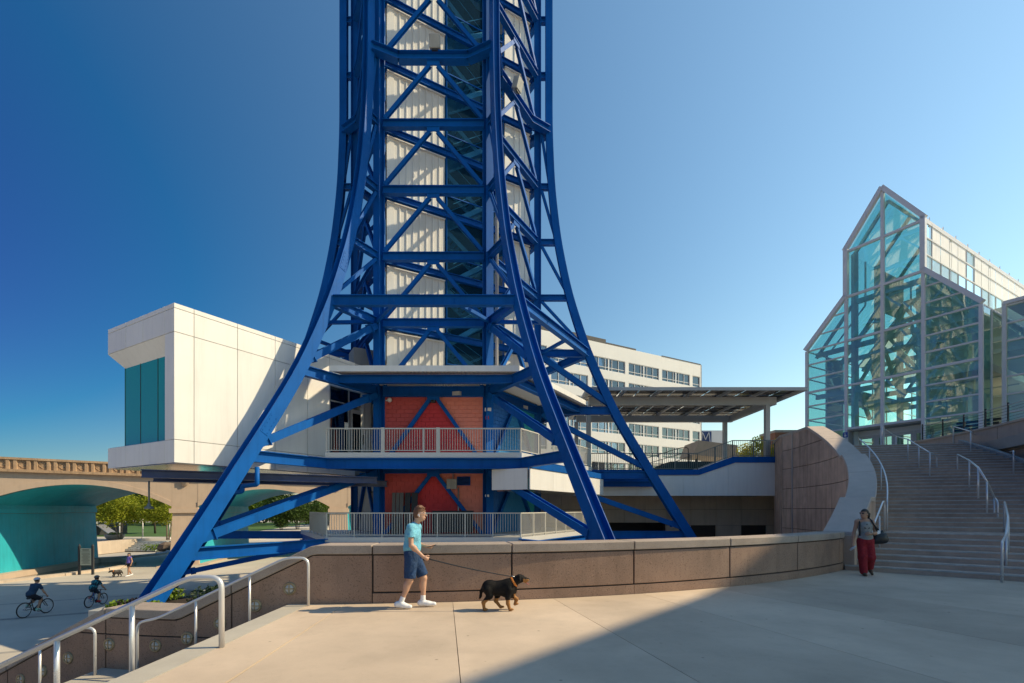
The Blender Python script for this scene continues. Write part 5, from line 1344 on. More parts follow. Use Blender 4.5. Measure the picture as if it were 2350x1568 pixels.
def blob(prims, res):
    lo = np.min([p['lo'] for p in prims], 0) - 4 * res; hi = np.max([p['hi'] for p in prims], 0) + 4 * res
    n = np.ceil((hi - lo) / res).astype(int) + 1; D = np.full(n, .5, np.float32)
    for p in prims:
        i0 = np.clip(np.floor((p['lo'] - lo) / res).astype(int) - 4, 0, n); i1 = np.clip(np.ceil((p['hi'] - lo) / res).astype(int) + 5, 0, n)
        g = np.meshgrid(*[lo[a] + np.arange(i0[a], i1[a]) * res for a in range(3)], indexing='ij'); X = np.stack(g, -1)
        d = p['f'](X)
        for (c, nn) in p.get('clip', []): d = np.maximum(d, (X - np.array(c)) @ np.array(nn))
        sl = tuple(slice(i0[a], i1[a]) for a in range(3)); k = p['k']; Dm = D[sl]
        h = np.clip(.5 + .5 * (Dm - d) / k, 0, 1); D[sl] = Dm * (1 - h) + d * h - k * h * (1 - h)
    return nets(D, lo, res)
def cap(a, b, ra, rb=None, k=.02, clip=()):
    a, b = np.array(a, float), np.array(b, float); rb = ra if rb is None else rb; R = max(ra, rb); ba = b - a; L2 = max(1e-9, ba @ ba)
    def f(X):
        t = np.clip(((X - a) @ ba) / L2, 0, 1); return np.linalg.norm(X - a - t[..., None] * ba, axis=-1) - (ra + (rb - ra) * t)
    return dict(f=f, lo=np.minimum(a, b) - R, hi=np.maximum(a, b) + R, k=k, clip=clip)
def ell(c, r, ax=None, k=.02, clip=()):
    c = np.array(c, float); r = np.array(r, float); M_ = np.array([list(v) for v in ax]).T if ax is not None else np.eye(3); R = r.max()
    def f(X):
        q = (X - c) @ M_; k0 = np.linalg.norm(q / r, axis=-1); k1 = np.linalg.norm(q / (r * r), axis=-1); return k0 * (k0 - 1) / np.maximum(k1, 1e-6)
    return dict(f=f, lo=c - R, hi=c + R, k=k, clip=clip)
SKIN = mat('skin', (.52, .30, .20), .55, var=.05); SKINT = mat('tan_skin', (.42, .235, .15), .55, var=.05)
def fabric(n, c, r=.85, v=.12): return mat(n, c, r, var=v, scale=9, bump=1.0, bscale=13, bdist=.045)
HAIRB = mat('brown_hair', (.15, .065, .028), .6, var=.3, scale=60); HAIRD = mat('dark_hair', (.02, .016, .014), .5, var=.3, scale=60)
SHOEW = mat('white_shoe', (.78, .78, .80), .6, var=.05)
class Fig:
    def __init__(s, name, label, cat, loc, fdir, sc=1.0, group=None):
        s.loc = V(loc); s.f = V((*fdir, 0)).normalized(); s.l = V((-s.f.y, s.f.x, 0)); s.sc = sc
        s.root = thing(name, label, cat, loc, group)
    def w(s, p): return np.array(s.loc + (s.f * p[0] + s.l * p[1] + V((0, 0, p[2]))) * s.sc)
    def d(s, p): return np.array(s.f * p[0] + s.l * p[1] + V((0, 0, p[2])))
    def cap(s, a, b, ra, rb=None, k=.02, clip=()): return cap(s.w(a), s.w(b), ra * s.sc, (ra if rb is None else rb) * s.sc, k, [(s.w(c), s.d(n)) for c, n in clip])
    def ell(s, c, r, k=.02, clip=(), yaw=0.0, pitch=0.0):
        cy, sy, cp, sp_ = math.cos(yaw), math.sin(yaw), math.cos(pitch), math.sin(pitch)
        ax = [s.d((cy * cp, sy * cp, sp_)), s.d((-sy, cy, 0)), s.d((-cy * sp_, -sy * sp_, cp))]
        return ell(s.w(c), np.array(r) * s.sc, ax, k, [(s.w(c_), s.d(n)) for c_, n in clip])
    def make(s, name, prims, res, m, label=None):
        vs, fs = blob(prims, res); o = mesh_obj(name, vs.tolist(), [tuple(f) for f in fs.tolist()], m, s.root, True, False)
        if label: o['label'] = label
        return o
def lerp3(a, b, t): return tuple(a[i] + (b[i] - a[i]) * t for i in range(3))
def hand(F, wr, dirv, nrm, curl=.6, sc=1.0, thumb=1):
    d = V(dirv).normalized(); n = V(nrm).normalized(); n = (n - d * n.dot(d)).normalized(); s = d.cross(n); w = V(wr); pr = []
    pr.append(F.cap(w, w + d * .075 * sc, .026 * sc, .032 * sc, .015)); pr.append(F.ell(w + d * .055 * sc, (.036 * sc, .036 * sc, .022 * sc), .015))
    for i, L in enumerate((.062, .072, .068, .052)):
        b0 = w + d * .082 * sc + s * ((i - 1.5) * .019 * sc); b1 = b0 + (d * math.cos(curl) + n * math.sin(curl)) * (L * .5 * sc); b2 = b1 + (d * math.cos(curl * 2.3) + n * math.sin(curl * 2.3)) * (L * .55 * sc)
        pr += [F.cap(b0, b1, .0095 * sc, .009 * sc, .004), F.cap(b1, b2, .009 * sc, .0075 * sc, .004)]
    t0 = w + d * .03 * sc + s * (-.03 * thumb * sc); t1 = t0 + (d * .7 - s * .6 * thumb + n * .4).normalized() * .04 * sc; t2 = t1 + (d * .8 + n * .7).normalized() * .03 * sc
    pr += [F.cap(t0, t1, .013 * sc, .011 * sc, .008), F.cap(t1, t2, .011 * sc, .009 * sc, .005)]
    return pr
def person(F, J, res, skin, tor=(.165, .105), fem=False, hands=True, curl=(.6, .6), feet=True):
    """one continuous skin surface from the joints J (local: forward, left, up)"""
    pr = []; hy = J.get('yaw', 0); hd = J['head']; cy, sy = math.cos(hy), math.sin(hy); tw_ = J.get('twist', 0.0)
    pr.append(F.ell(J['pelvis'], (.115, .155, .13), .06)); pr.append(F.ell(J['chest'], (tor[1], tor[0], .19), .06, yaw=tw_)); pr.append(F.cap(J['pelvis'], J['chest'], .115, .115, .06))
    pr.append(F.cap(J['shL'], J['shR'], .055, .055, .05)); pr.append(F.cap(J['neck'], lerp3(J['neck'], hd, .75), .056, .052, .03))
    pr.append(F.ell(hd, (.096, .074, .118), .02, yaw=hy)); pr.append(F.ell((hd[0] + cy * .035, hd[1] + sy * .035, hd[2] - .065), (.055, .052, .052), .03, yaw=hy))
    nb = (hd[0] + cy * .093, hd[1] + sy * .093, hd[2] + .015); nt = (hd[0] + cy * .116, hd[1] + sy * .116, hd[2] - .022)
    pr.append(F.cap(nb, nt, .009, .014, .012))
    pr.append(F.cap((hd[0] + cy * .09 - sy * .018, hd[1] + sy * .09 + cy * .018, hd[2] - .058), (hd[0] + cy * .09 + sy * .018, hd[1] + sy * .09 - cy * .018, hd[2] - .058), .011, .011, .01))
    for q in (-1, 1):
        pr.append(F.ell((hd[0] - sy * .075 * q - cy * .005, hd[1] + cy * .075 * q - sy * .005, hd[2] - .01), (.02, .011, .032), .008, yaw=hy))
        pr.append(F.ell((hd[0] + cy * .088 - sy * .03 * q, hd[1] + sy * .088 + cy * .03 * q, hd[2] + .036), (.012, .025, .008), .012, yaw=hy))
    for S in 'LR':
        sh, el, wr = J['sh' + S], J['el' + S], J['wr' + S]
        pr += [F.cap(sh, el, .05, .038, .03), F.cap(el, wr, .040, .026, .015), F.ell(lerp3(el, wr, .25), (.044, .040, .05), .03)]
        if hands: pr += hand(F, wr, J['hd' + S], J['hn' + S], curl[0 if S == 'L' else 1], 1.0, 1 if S == 'L' else -1)
        else: pr.append(F.ell(tuple(V(wr) + V(J.get('hd' + S, (0, 0, -1))) * .07), (.045, .035, .05), .02))
        hp_, kn, an, to = J['hip' + S], J['kn' + S], J['an' + S], J['toe' + S]
        pr += [F.cap(hp_, kn, .088, .056, .04), F.cap(kn, an, .054, .036, .02), F.ell(tuple(V(lerp3(kn, an, .3)) + V((-.022, 0, 0))), (.050, .048, .105), .03)]
        if feet: pr += [F.cap(an, to, .04, .032, .02)]
    return F.make('body', pr, res, skin)
def shoes(F, J, m, res, sole=None, size=1.0):
    for S in 'LR':
        an, to, he = V(J['an' + S]), V(J['toe' + S]), V(J['heel' + S]); mid = (he + to) / 2; d = (to - he).normalized(); up = V((0, 1, 0)).cross(d) * -1
        up = V((-d.z, 0, d.x)) if abs(d.x) > abs(d.y) else V((0, -d.z, d.y)); up = up if up.z > 0 else -up
        cl = [(tuple(he - up * .028), tuple(-up))]
        pr = [F.cap(tuple(he + up * .02), tuple(to), .044 * size, .036 * size, .03, cl), F.cap(tuple(he + up * .025), tuple(an + V((0, 0, -.02))), .046 * size, .05 * size, .03), F.ell(tuple(mid + up * .015), (.07 * size, .048 * size, .045 * size), .03, cl)]
        F.make('shoe', pr, res, m)
def hair(F, J, m, res, top=.022, line=.05, back=-.09, extra=()):
    hd = J['head']; hy = J.get('yaw', 0); cy, sy = math.cos(hy), math.sin(hy)
    pr = [F.ell((hd[0] - cy * .008, hd[1] - sy * .008, hd[2] + .012), (.104, .083, .122 + top * .4), .01, [((hd[0], hd[1], hd[2] + line), (0, 0, -1))], yaw=hy),
          F.ell((hd[0] - cy * .012, hd[1] - sy * .012, hd[2] + .008), (.102, .084, .122), .01, [((hd[0] + cy * .0, hd[1] + sy * .0, 0), (cy, sy, 0)), ((0, 0, hd[2] + back), (0, 0, -1))], yaw=hy)]
    pr += list(extra); return F.make('hair', pr, res, m)
# ---------------- man walking the dog
YM = 8.3
m_ = Fig('person', 'person in a light blue t-shirt and navy shorts walking a dog on a leash', 'person', ((955 - CX) / FPX * YM, YM, 0), (1, 0))
J = dict(pelvis=(-.07, 0, .94), chest=(-.055, 0, 1.26), neck=(.0, 0, 1.44), head=(.062, 0, 1.605), yaw=-.12,
         shL=(-.01, .17, 1.385), shR=(-.06, -.17, 1.385), elL=(-.03, .22, 1.08), elR=(-.035, -.235, 1.09), wrL=(.16, .12, 1.045), wrR=(.155, -.20, .90),
         hdL=(1, -.2, -.1), hnL=(.1, 0, 1), hdR=(.85, .05, -.5), hnR=(.2, .95, .1),
         hipL=(-.06, .085, .90), hipR=(-.07, -.085, .90), knL=(.115, .09, .50), anL=(.10, .09, .115), heelL=(.055, .09, .045), toeL=(.295, .10, .05),
         knR=(-.09, -.09, .48), anR=(-.235, -.09, .125), heelR=(-.305, -.09, .055), toeR=(-.085, -.095, .04))
person(m_, J, .0085, SKIN, (.165, .105), curl=(.5, 1.1), feet=False)
TSH = fabric('sky_blue_cotton', (.17, .50, .66)); NAV = fabric('navy_cotton', (.010, .042, .12))
def shirt(F, J, m, res, inf=.02, sleeve=.55, hem=.98, tor=(.165, .105), loose=.0):
    tw_ = J.get('twist', 0)
    pr = [F.ell(J['chest'], (tor[1] + inf, tor[0] + inf, .20), .05, yaw=tw_), F.cap(J['chest'], (J['pelvis'][0], J['pelvis'][1], hem - .06), .125 + inf * .5 + loose, .128 + inf * .5 + loose, .05, [((0, 0, hem), (0, 0, -1))]), F.ell((J['pelvis'][0], J['pelvis'][1], hem + .06), (.125 + inf, .165 + inf * .6, .14), .05, [((0, 0, hem), (0, 0, -1))]),
          F.cap(J['shL'], J['shR'], .065 + inf * .2, .065 + inf * .2, .04), F.cap(lerp3(J['chest'], J['neck'], .55), lerp3(J['chest'], J['neck'], .9), .08, .066, .03)]
    for S in 'LR':
        e = lerp3(J['sh' + S], J['el' + S], sleeve); n = (V(J['el' + S]) - V(J['sh' + S])).normalized()
        if sleeve > 0: pr.append(F.cap(J['sh' + S], lerp3(J['sh' + S], J['el' + S], sleeve + .2), .062, .070, .03, [(e, tuple(n))]))
    return F.make('shirt', pr, res, m)
def trousers(F, J, m, res, length=.85, r0=.115, r1=.095, waist=1.0, name='shorts', lower=None):
    pr = [F.ell(J['pelvis'], (.138, .175, .15), .05, [((0, 0, waist), (0, 0, 1))])]
    for S in 'LR':
        h, k = J['hip' + S], J['kn' + S]
        if lower is None:
            e = lerp3(h, k, length); n = (V(k) - V(h)).normalized(); pr.append(F.cap(h, lerp3(h, k, length + .12), r0, r1, .03, [(e, tuple(n))]))
        else:
            a = J['an' + S]; e = lerp3(k, a, length); pr += [F.cap(h, k, r0, r1, .04), F.cap(k, e, r1, lower, .03)]
    return F.make(name, pr, res, m)
shirt(m_, J, TSH, .009, .016, .58, .985); trousers(m_, J, NAV, .009, .90, .112, .098, 1.01)
shoes(m_, J, SHOEW, .008)
tuft = []
rh = random.Random(3)
for i in range(46):
    a, e = rh.uniform(-math.pi, math.pi), rh.uniform(.35, 1.5); c_ = J['head']; q = (c_[0] - .01 + .098 * math.cos(a) * math.cos(e), c_[1] + .078 * math.sin(a) * math.cos(e), c_[2] + .02 + .118 * math.sin(e))
    q2 = (q[0] + .02 + rh.uniform(-.01, .012), q[1] + rh.uniform(-.015, .015), q[2] + rh.uniform(.0, .02)); tuft.append(m_.cap(q, q2, .017, .009, .008))
hair(m_, J, HAIRB, .0065, .05, .05, -.06, tuft)
for S in 'LR':
    m_.make('sock', [m_.cap(lerp3(J['kn' + S], J['an' + S], .80), J['an' + S], .043, .045, .01)], .009, SHOEW)
hd = J['head']; hw = lambda a, b, c: V(m_.w((hd[0] + a, hd[1] + b, hd[2] + c)).tolist())
mb = MB()
for s_ in (-1, 1): mb.lathe(hw(.084, .033 * s_, .012), [(.004, -.006), (.009, 0), (.004, .006)], 8, (1, 0, 0)); mb.box(hw(.092, .034 * s_, .042), (.008, .03, .007))
ob('eyes', mb, HAIRD, m_.root)
mb = MB(); mb.tube([hw(.0, -.083, .02), hw(.085, -.07, .022), hw(.102, -.045, .018)], .0035, 5); mb.tube([hw(.104, -.045, .03), hw(.108, -.02, .032), hw(.108, -.02, .0), hw(.104, -.045, -.002), hw(.104, -.045, .03)], .003, 5); ob('glasses', mb, ALU, m_.root)
mb = MB(); mb.lathe(hw(.002, -.088, -.01), [(.012, 0), (.014, -.012), (.004, -.016)], 10, (0, 1, 0)); mb.tube([hw(.006, -.094, -.012), hw(.012, -.092, -.04)], .005, 6); ob('earbud', mb, SHOEW, m_.root)
ph = V(m_.w((.255, .10, 1.055)).tolist()); mb = MB(); mb.box(ph, (.15, .075, .012), (V((.97, 0, .25)), V((0, 1, 0)), V((-.25, 0, .97)))); o = ob('phone', mb, CHAR); bevel(o, .004); tag(o, 'dark phone held in the hand of the person walking the dog', 'phone')
# ---------------- dogs
def dog(name, label, loc, fdir, sc, coat, tanm, res, D):
    F = Fig(name, label, 'dog', loc, fdir, sc); d = D
    bodyp = [F.cap(d['rump'], d['with'], .10, .112, .06), F.ell(d['brisk'], (.145, .115, .155), .06), F.ell(d['belly'], (.20, .10, .10), .06), F.ell(d['rump'], (.13, .12, .135), .06),
             F.cap(d['with'], d['nape'], .105, .078, .05), F.ell(d['skull'], (.088, .076, .075), .03, pitch=d.get('hp', 0)), F.cap(d['skull'], d['muz'], .055, .040, .02, ()), F.cap(lerp3(d['skull'], d['muz'], .3), tuple(V(d['muz']) + V((-.02, 0, -.045))), .032, .020, .012)]
    for q in (-1, 1):
        s = d['skull']; bodyp += [F.cap((s[0] - .02, s[1] + .06 * q, s[2] + .05), (s[0] - .01, s[1] + .092 * q, s[2] - .02), .026, .018, .015)]
    for L in d['legs']:
        for (a, b, ra, rb) in zip(L['p'][:-1], L['p'][1:], L['r'][:-1], L['r'][1:]): bodyp.append(F.cap(a, b, ra, rb, .025))
        a = L['p'][-1]; bodyp.append(F.ell((a[0] + .025, a[1], a[2] + .008), (.045, .03, .022), .012))
    t = d['tail']
    for a, b, r in zip(t[:-1], t[1:], (.034, .03, .022)): bodyp.append(F.cap(a, b, r, r * .75, .02))
    o = F.make('body', bodyp, res, coat)
    if tanm:
        me = o.data; me.materials.append(tanm); cen = np.zeros(len(me.polygons) * 3); me.polygons.foreach_get('center', cen); cen = cen.reshape(-1, 3)
        loc_ = cen / sc; fx = loc_ @ np.array(F.f); fz = loc_[:, 2]; ly = loc_ @ np.array(F.l); mi = np.zeros(len(me.polygons), np.int32)
        mi[(fz < d['sock'])] = 1
        mz, sk = d['muz'], d['skull']; mi[(fx > sk[0] + .055) & (fz < mz[2] + .012 + (sk[0] + .2 - fx) * .05)] = 1
        b = d['brisk']; mi[(fx > b[0] + .09) & (fz < b[2] - .06)] = 1
        me.polygons.foreach_set('material_index', mi)
    mb = MB(); n = V(F.w(d['muz']).tolist()) + F.f * (.038 * sc) + V((0, 0, .012 * sc)); mb.lathe(n, [(.018 * sc, -.01), (.02 * sc, .0), (.006 * sc, .012)], 10, F.f); ob('nose', mb, CHAR, F.root, True)
    a, b = V(F.w(lerp3(d['with'], d['nape'], .5)).tolist()), V(F.w(lerp3(d['with'], d['nape'], .68)).tolist()); ax = (b - a)
    mb = MB(); mb.lathe(a, [(.104 * sc, 0), (.106 * sc, ax.length * .5), (.100 * sc, ax.length)], 18, ax); ob('collar', mb, mat('orange_collar_' + name, (.55, .17, .02), .7), F.root)
    return F
BLK = mat('black_fur', (.009, .008, .008), .75, spec=.2, var=.4, scale=25, bump=.5, bscale=70); TAN = mat('tan_fur', (.34, .15, .035), .7, var=.25, scale=25, bump=.4, bscale=70)
BRN = mat('dark_brown_fur', (.022, .017, .014), .6, var=.4, scale=25)
Yd = 8.12; k = FPX / Yd; xd = (1150 - CX) / k
D1 = dict(rump=(-.215, 0, .455), withers=None, **{'with': (.13, 0, .50)}, brisk=(.14, 0, .405), belly=(-.03, 0, .40), nape=(.30, 0, .615), skull=(.345, 0, .635), muz=(.465, 0, .61), sock=.205,
          tail=[(-.31, 0, .47), (-.36, .01, .38), (-.37, .02, .28), (-.39, .03, .22)],
          legs=[dict(p=[(-.24, -.075, .42), (-.20, -.08, .30), (-.315, -.08, .17), (-.30, -.08, .025)], r=[.085, .055, .032, .026]), dict(p=[(-.20, .075, .42), (-.06, .08, .30), (-.10, .08, .17), (-.01, .08, .04)], r=[.085, .055, .032, .026]),
                dict(p=[(.15, -.085, .42), (.12, -.09, .28), (.125, -.085, .15), (.16, -.085, .025)], r=[.07, .045, .032, .028]), dict(p=[(.16, .085, .42), (.19, .09, .29), (.28, .085, .20), (.25, .085, .10)], r=[.07, .045, .032, .028])])
def squash(d, k):
    f = lambda p: (p[0], p[1], p[2] * k); o = {}
    for a, b in d.items():
        if a == 'legs': o[a] = [dict(p=[f(q) for q in L['p']], r=L['r']) for L in b]
        elif a == 'tail': o[a] = [f(q) for q in b]
        elif isinstance(b, tuple): o[a] = f(b)
        else: o[a] = b
    return o
D1 = squash(D1, .90)
dg = dog('dog', 'black and tan dog with orange collar trotting ahead on a leash', (xd, Yd, 0), (1, 0), .93, BLK, TAN, .009, D1)
mb = MB(); q = V(dg.w((.455, 0, .495)).tolist()); mb.beam(q, q + V((.045, 0, -.035)), .03, .008); ob('tongue', mb, mat('tongue', (.5, .13, .12), .4), dg.root)
hR = V(m_.w((.215, -.185, .868)).tolist()); nk = V(dg.w((.245, -.02, .60)).tolist())
pts = [hR.lerp(nk, t / 12) - V((0, 0, .02 * math.sin(math.pi * t / 12))) for t in range(13)]
ls = thing('dog_leash', 'black leash running from the hand of the walking person to the dog', 'leash', pts[0])
mb = MB(); mb.tube(pts, .013, 6, .008); ob('strap', mb, CHAR, ls, True)
mb = MB(); mb.tube([pts[0] + V((-.06, 0, -.02)), pts[0]], .022, 8); ob('handle', mb, CHAR, ls, True)
mb = MB(); mb.tube([pts[-1], pts[-1] + V((-.05, 0, .015))], .011, 6); ob('clip', mb, ALU, ls, True)
# ---------------- woman with shoulder bag at the foot of the stair
YW = 12.35; w_ = Fig('person', 'person in grey tank top and loose red trousers carrying a black bag', 'person', ((1983 - CX) / FPX * YW, YW, 0), (-.28, -.96))
# local: forward is toward the camera, left is the right of the picture
J = dict(pelvis=(0, .03, .90), chest=(.0, .02, 1.235), neck=(.0, .01, 1.415), head=(.02, .0, 1.57), yaw=-1.05, shL=(0, .17, 1.375), shR=(0, -.155, 1.375), elL=(-.02, .265, 1.08), elR=(-.01, -.225, 1.06), wrL=(.18, .09, 1.07), wrR=(.05, -.265, .80),
         hdL=(.35, -.9, .05), hnL=(-.8, -.2, -.3), hdR=(.15, -.05, -1), hnR=(.6, .7, 0), hipL=(0, .11, .87), hipR=(0, -.06, .87), knL=(.05, .135, .47), anL=(-.22, .20, .18), heelL=(-.27, .2, .145), toeL=(-.07, .205, .03), knR=(.05, -.05, .47), anR=(.06, -.03, .085), heelR=(.0, -.03, .04), toeR=(.22, -.035, .03))
person(w_, J, .010, SKINT, (.15, .10), True, curl=(.4, 1.0), feet=False)
TANK = fabric('grey_tank', (.30, .30, .28)); REDT = fabric('red_trousers', (.30, .012, .02))
tp = [w_.ell(J['chest'], (.118, .162, .20), .05, [((0, 0, 1.375), (0, 0, 1))]), w_.ell((.045, .02, 1.265), (.085, .135, .075), .05), w_.cap(J['chest'], (0, .03, .98), .122, .14, .05, [((0, 0, .91), (0, 0, -1))]), w_.ell((0, .03, .97), (.135, .165, .12), .05, [((0, 0, .91), (0, 0, -1))]), w_.cap((.02, .095, 1.30), (-.01, .085, 1.425), .035, .028, .02), w_.cap((.02, -.07, 1.30), (-.01, -.065, 1.425), .035, .028, .02)]
tk = w_.make('tank_top', tp, .010, TANK)
mb = MB()
for (a, b, c, h) in ((0, 0, 1.305, .022), (.0, .01, 1.268, .034), (-.012, .01, 1.245, .034), (.012, .01, 1.245, .034), (-.045, .0, 1.215, .03), (-.02, .0, 1.212, .032), (.02, .0, 1.212, .032), (.045, .0, 1.215, .03)):
    q = V(w_.w((.140, .015 + a, c)).tolist()); mb.lathe(q - V(w_.f) * .01, [(h * .6, 0), (h * .6, .006)], 7, w_.f)
ob('print', mb, CHAR, tk)
trousers(w_, J, REDT, .011, .94, .105, .10, .955, 'trousers', .088)
SAN = mat('brown_sandal', (.10, .065, .04), .7); shoes(w_, J, SAN, .010, size=.86)
hd = J['head']; hair(w_, J, HAIRD, .008, .0, .055, -.05, [w_.ell((hd[0] - .06, hd[1] + .105, hd[2] - .01), (.04, .04, .05), .02), w_.cap((hd[0] - .06, hd[1] + .115, hd[2]), (hd[0] - .075, hd[1] + .12, hd[2] - .13), .036, .02, .02)])
cy, sy = math.cos(J['yaw']), math.sin(J['yaw']); mb = MB()
def hq(a, b, c): return V(w_.w((hd[0] + cy * a - sy * b, hd[1] + sy * a + cy * b, hd[2] + c)).tolist())
for s in (-1, 1): mb.add([hq(.09, .008 * s, .036), hq(.078, .06 * s, .036), hq(.076, .058 * s, .004), hq(.09, .014 * s, .0)] + [hq(.101, .008 * s, .036), hq(.088, .06 * s, .036), hq(.086, .058 * s, .004), hq(.101, .014 * s, .0)], [(0, 1, 2, 3), (4, 5, 6, 7), (0, 1, 5, 4), (1, 2, 6, 5), (2, 3, 7, 6), (3, 0, 4, 7)]); mb.tube([hq(.09, .062 * s, .03), hq(0, .082 * s, .02)], .004, 5)
ob('sunglasses', mb, CHAR, w_.root)
BAGM = mat('black_leather', (.012, .014, .017), .4, var=.3, scale=8, bump=.4, bscale=16)
bF = Fig('shoulder_bag', 'black leather shoulder bag hanging at the hip of the person in red trousers', 'bag', w_.loc, tuple(w_.f.xy))
bF.make('bag_body', [bF.cap((-.06, .26, .88), (-.06, .47, .90), .085, .075, .04), bF.cap((-.06, .29, 1.02), (-.06, .46, 1.04), .065, .055, .05), bF.ell((-.05, .37, .95), (.09, .17, .13), .05), bF.cap((-.06, .34, 1.08), (-.06, .42, 1.13), .035, .03, .04)], .011, BAGM)
mb = MB(); pq = [(-.03, .31, 1.07), (.07, .22, 1.25), (.07, .14, 1.40), (-.02, .13, 1.445), (-.12, .2, 1.36), (-.12, .37, 1.14)]; mb.tube([V(bF.w(p).tolist()) for p in pq], .02, 6); ob('strap', mb, BAGM, bF.root, True)
mb = MB(); pq = [(.10, -.13, 1.02), (.115, -.135, 1.16), (.08, -.125, 1.36), (-.02, -.12, 1.435), (-.1, -.1, 1.3)]; mb.tube([V(bF.w(p).tolist()) for p in pq], .018, 6); ob('strap', mb, BAGM, bF.root, True)
mb = MB(); mb.box(V(bF.w((-.02, .31, 1.10)).tolist()), (.1, .06, .1)); bevel(ob('papers', mb, SHOEW, bF.root), .01)
mb = MB(); q = V(w_.w((.085, -.275, .70)).tolist()); mb.lathe(q, [(.03, -.09), (.033, .03), (.015, .07), (.015, .09)], 12, V((.2, -.6, .5))); o = ob('water_bottle', mb, mat('clear_bottle', (.6, .66, .7), .15), None, True); tag(o, 'small clear water bottle in the hand of the person in red trousers', 'bottle')
mb = MB(); q = V(w_.w(lerp3(J['elL'], J['wrL'], .9)).tolist()); mb.lathe(q, [(.034, -.016), (.035, .016)], 12, V(w_.d((.6, -.6, 0)).tolist())); ob('watch', mb, CHAR, w_.root)
# ---------------- bicycles and riders
RUB = mat('rubber', (.012, .012, .013), .7)
def torus(c, R, r, ax, n=28, m=6):
    ax = V(ax).normalized(); a = ax.orthogonal().normalized(); b = ax.cross(a); vs = []
    for i in range(n):
        t = 2 * math.pi * i / n; d = a * math.cos(t) + b * math.sin(t)
        for j in range(m):
            u = 2 * math.pi * j / m; vs.append(V(c) + d * (R + r * math.cos(u)) + ax * (r * math.sin(u)))
    mb = MB(); mb.add(vs, [(i * m + j, ((i + 1) % n) * m + j, ((i + 1) % n) * m + (j + 1) % m, i * m + (j + 1) % m) for i in range(n) for j in range(m)]); return mb
def bicycle(label, loc, fdir, wb, r, fm):
    B = Fig('bicycle', label, 'bicycle', loc, fdir); W = lambda a, b, c: V(B.w((a, b, c)).tolist()); ax = B.l
    for x in (0, wb):
        t = ob('wheel', torus(W(x, 0, r), r - .045, .012, ax), ALU, B.root, True); ob('tyre', torus(W(x, 0, r), r - .022, .024, ax), RUB, t, True)
        mb = MB()
        for k in range(14):
            a = 2 * math.pi * k / 14; mb.tube([W(x, .015 * (-1) ** k, r), W(x + (r - .05) * math.cos(a), 0, r + (r - .05) * math.sin(a))], .0028, 3)
        mb.tube([W(x, -.05, r), W(x, .05, r)], .022, 8); ob('spokes', mb, ALU, t)
    bb, st_, hd_ = (wb * .42, 0, r * .88), (wb * .30, 0, r + .42), (wb * .80, 0, r + .38); mb = MB()
    for a, b, q in ((bb, st_, .018), (bb, (hd_[0] + .02, 0, hd_[2] - .08), .021), ((st_[0] + .02, 0, st_[2] - .07), hd_, .018), (bb, (0, .04, r), .011), (bb, (0, -.04, r), .011), ((st_[0] + .02, 0, st_[2] - .07), (0, .04, r), .010), ((st_[0] + .02, 0, st_[2] - .07), (0, -.04, r), .010), (hd_, (hd_[0] + .03, 0, hd_[2] - .11), .02)): mb.tube([W(*a), W(*b)], q, 7)
    ob('frame', mb, fm, B.root, True)
    mb = MB()
    for s in (-.05, .05): mb.tube([W(hd_[0] + .03, s, hd_[2] - .1), W(wb, s, r)], .014, 6)
    ob('fork', mb, CHAR, B.root, True)
    mb = MB(); mb.tube([W(*hd_), W(hd_[0] + .0, 0, hd_[2] + .10)], .015, 6); mb.tube([W(hd_[0] - .06, .31, hd_[2] + .12), W(hd_[0] + .03, .12, hd_[2] + .11), W(hd_[0] + .03, -.12, hd_[2] + .11), W(hd_[0] - .06, -.31, hd_[2] + .12)], .013, 6); ob('handlebar', mb, CHAR, B.root, True)
    B.make('saddle', [B.cap((st_[0] - .13, 0, st_[2] + .09), (st_[0] + .14, 0, st_[2] + .085), .06, .022, .02, [((0, 0, st_[2] + .125), (0, 0, 1))])], .012, CHAR)
    mb = MB(); mb.tube([W(*st_), W(st_[0] - .01, 0, st_[2] + .08)], .013, 6); ob('seat_post', mb, ALU, B.root, True)
    mb = MB(); mb.lathe(W(bb[0], -.06, bb[2]), [(.09, -.004), (.09, .004)], 16, ax); mb.tube([W(bb[0], -.07, bb[2]), W(bb[0] + .12, -.09, bb[2] - .11)], .01, 5); mb.tube([W(bb[0], .07, bb[2]), W(bb[0] - .12, .09, bb[2] + .11)], .01, 5)
    for s, q in ((-1, -1), (1, 1)): mb.box(W(bb[0] - .12 * s, .13 * s, bb[2] + .11 * s), (.09, .09, .02))
    ob('crank', mb, CHAR, B.root)
    return B, bb, st_, hd_
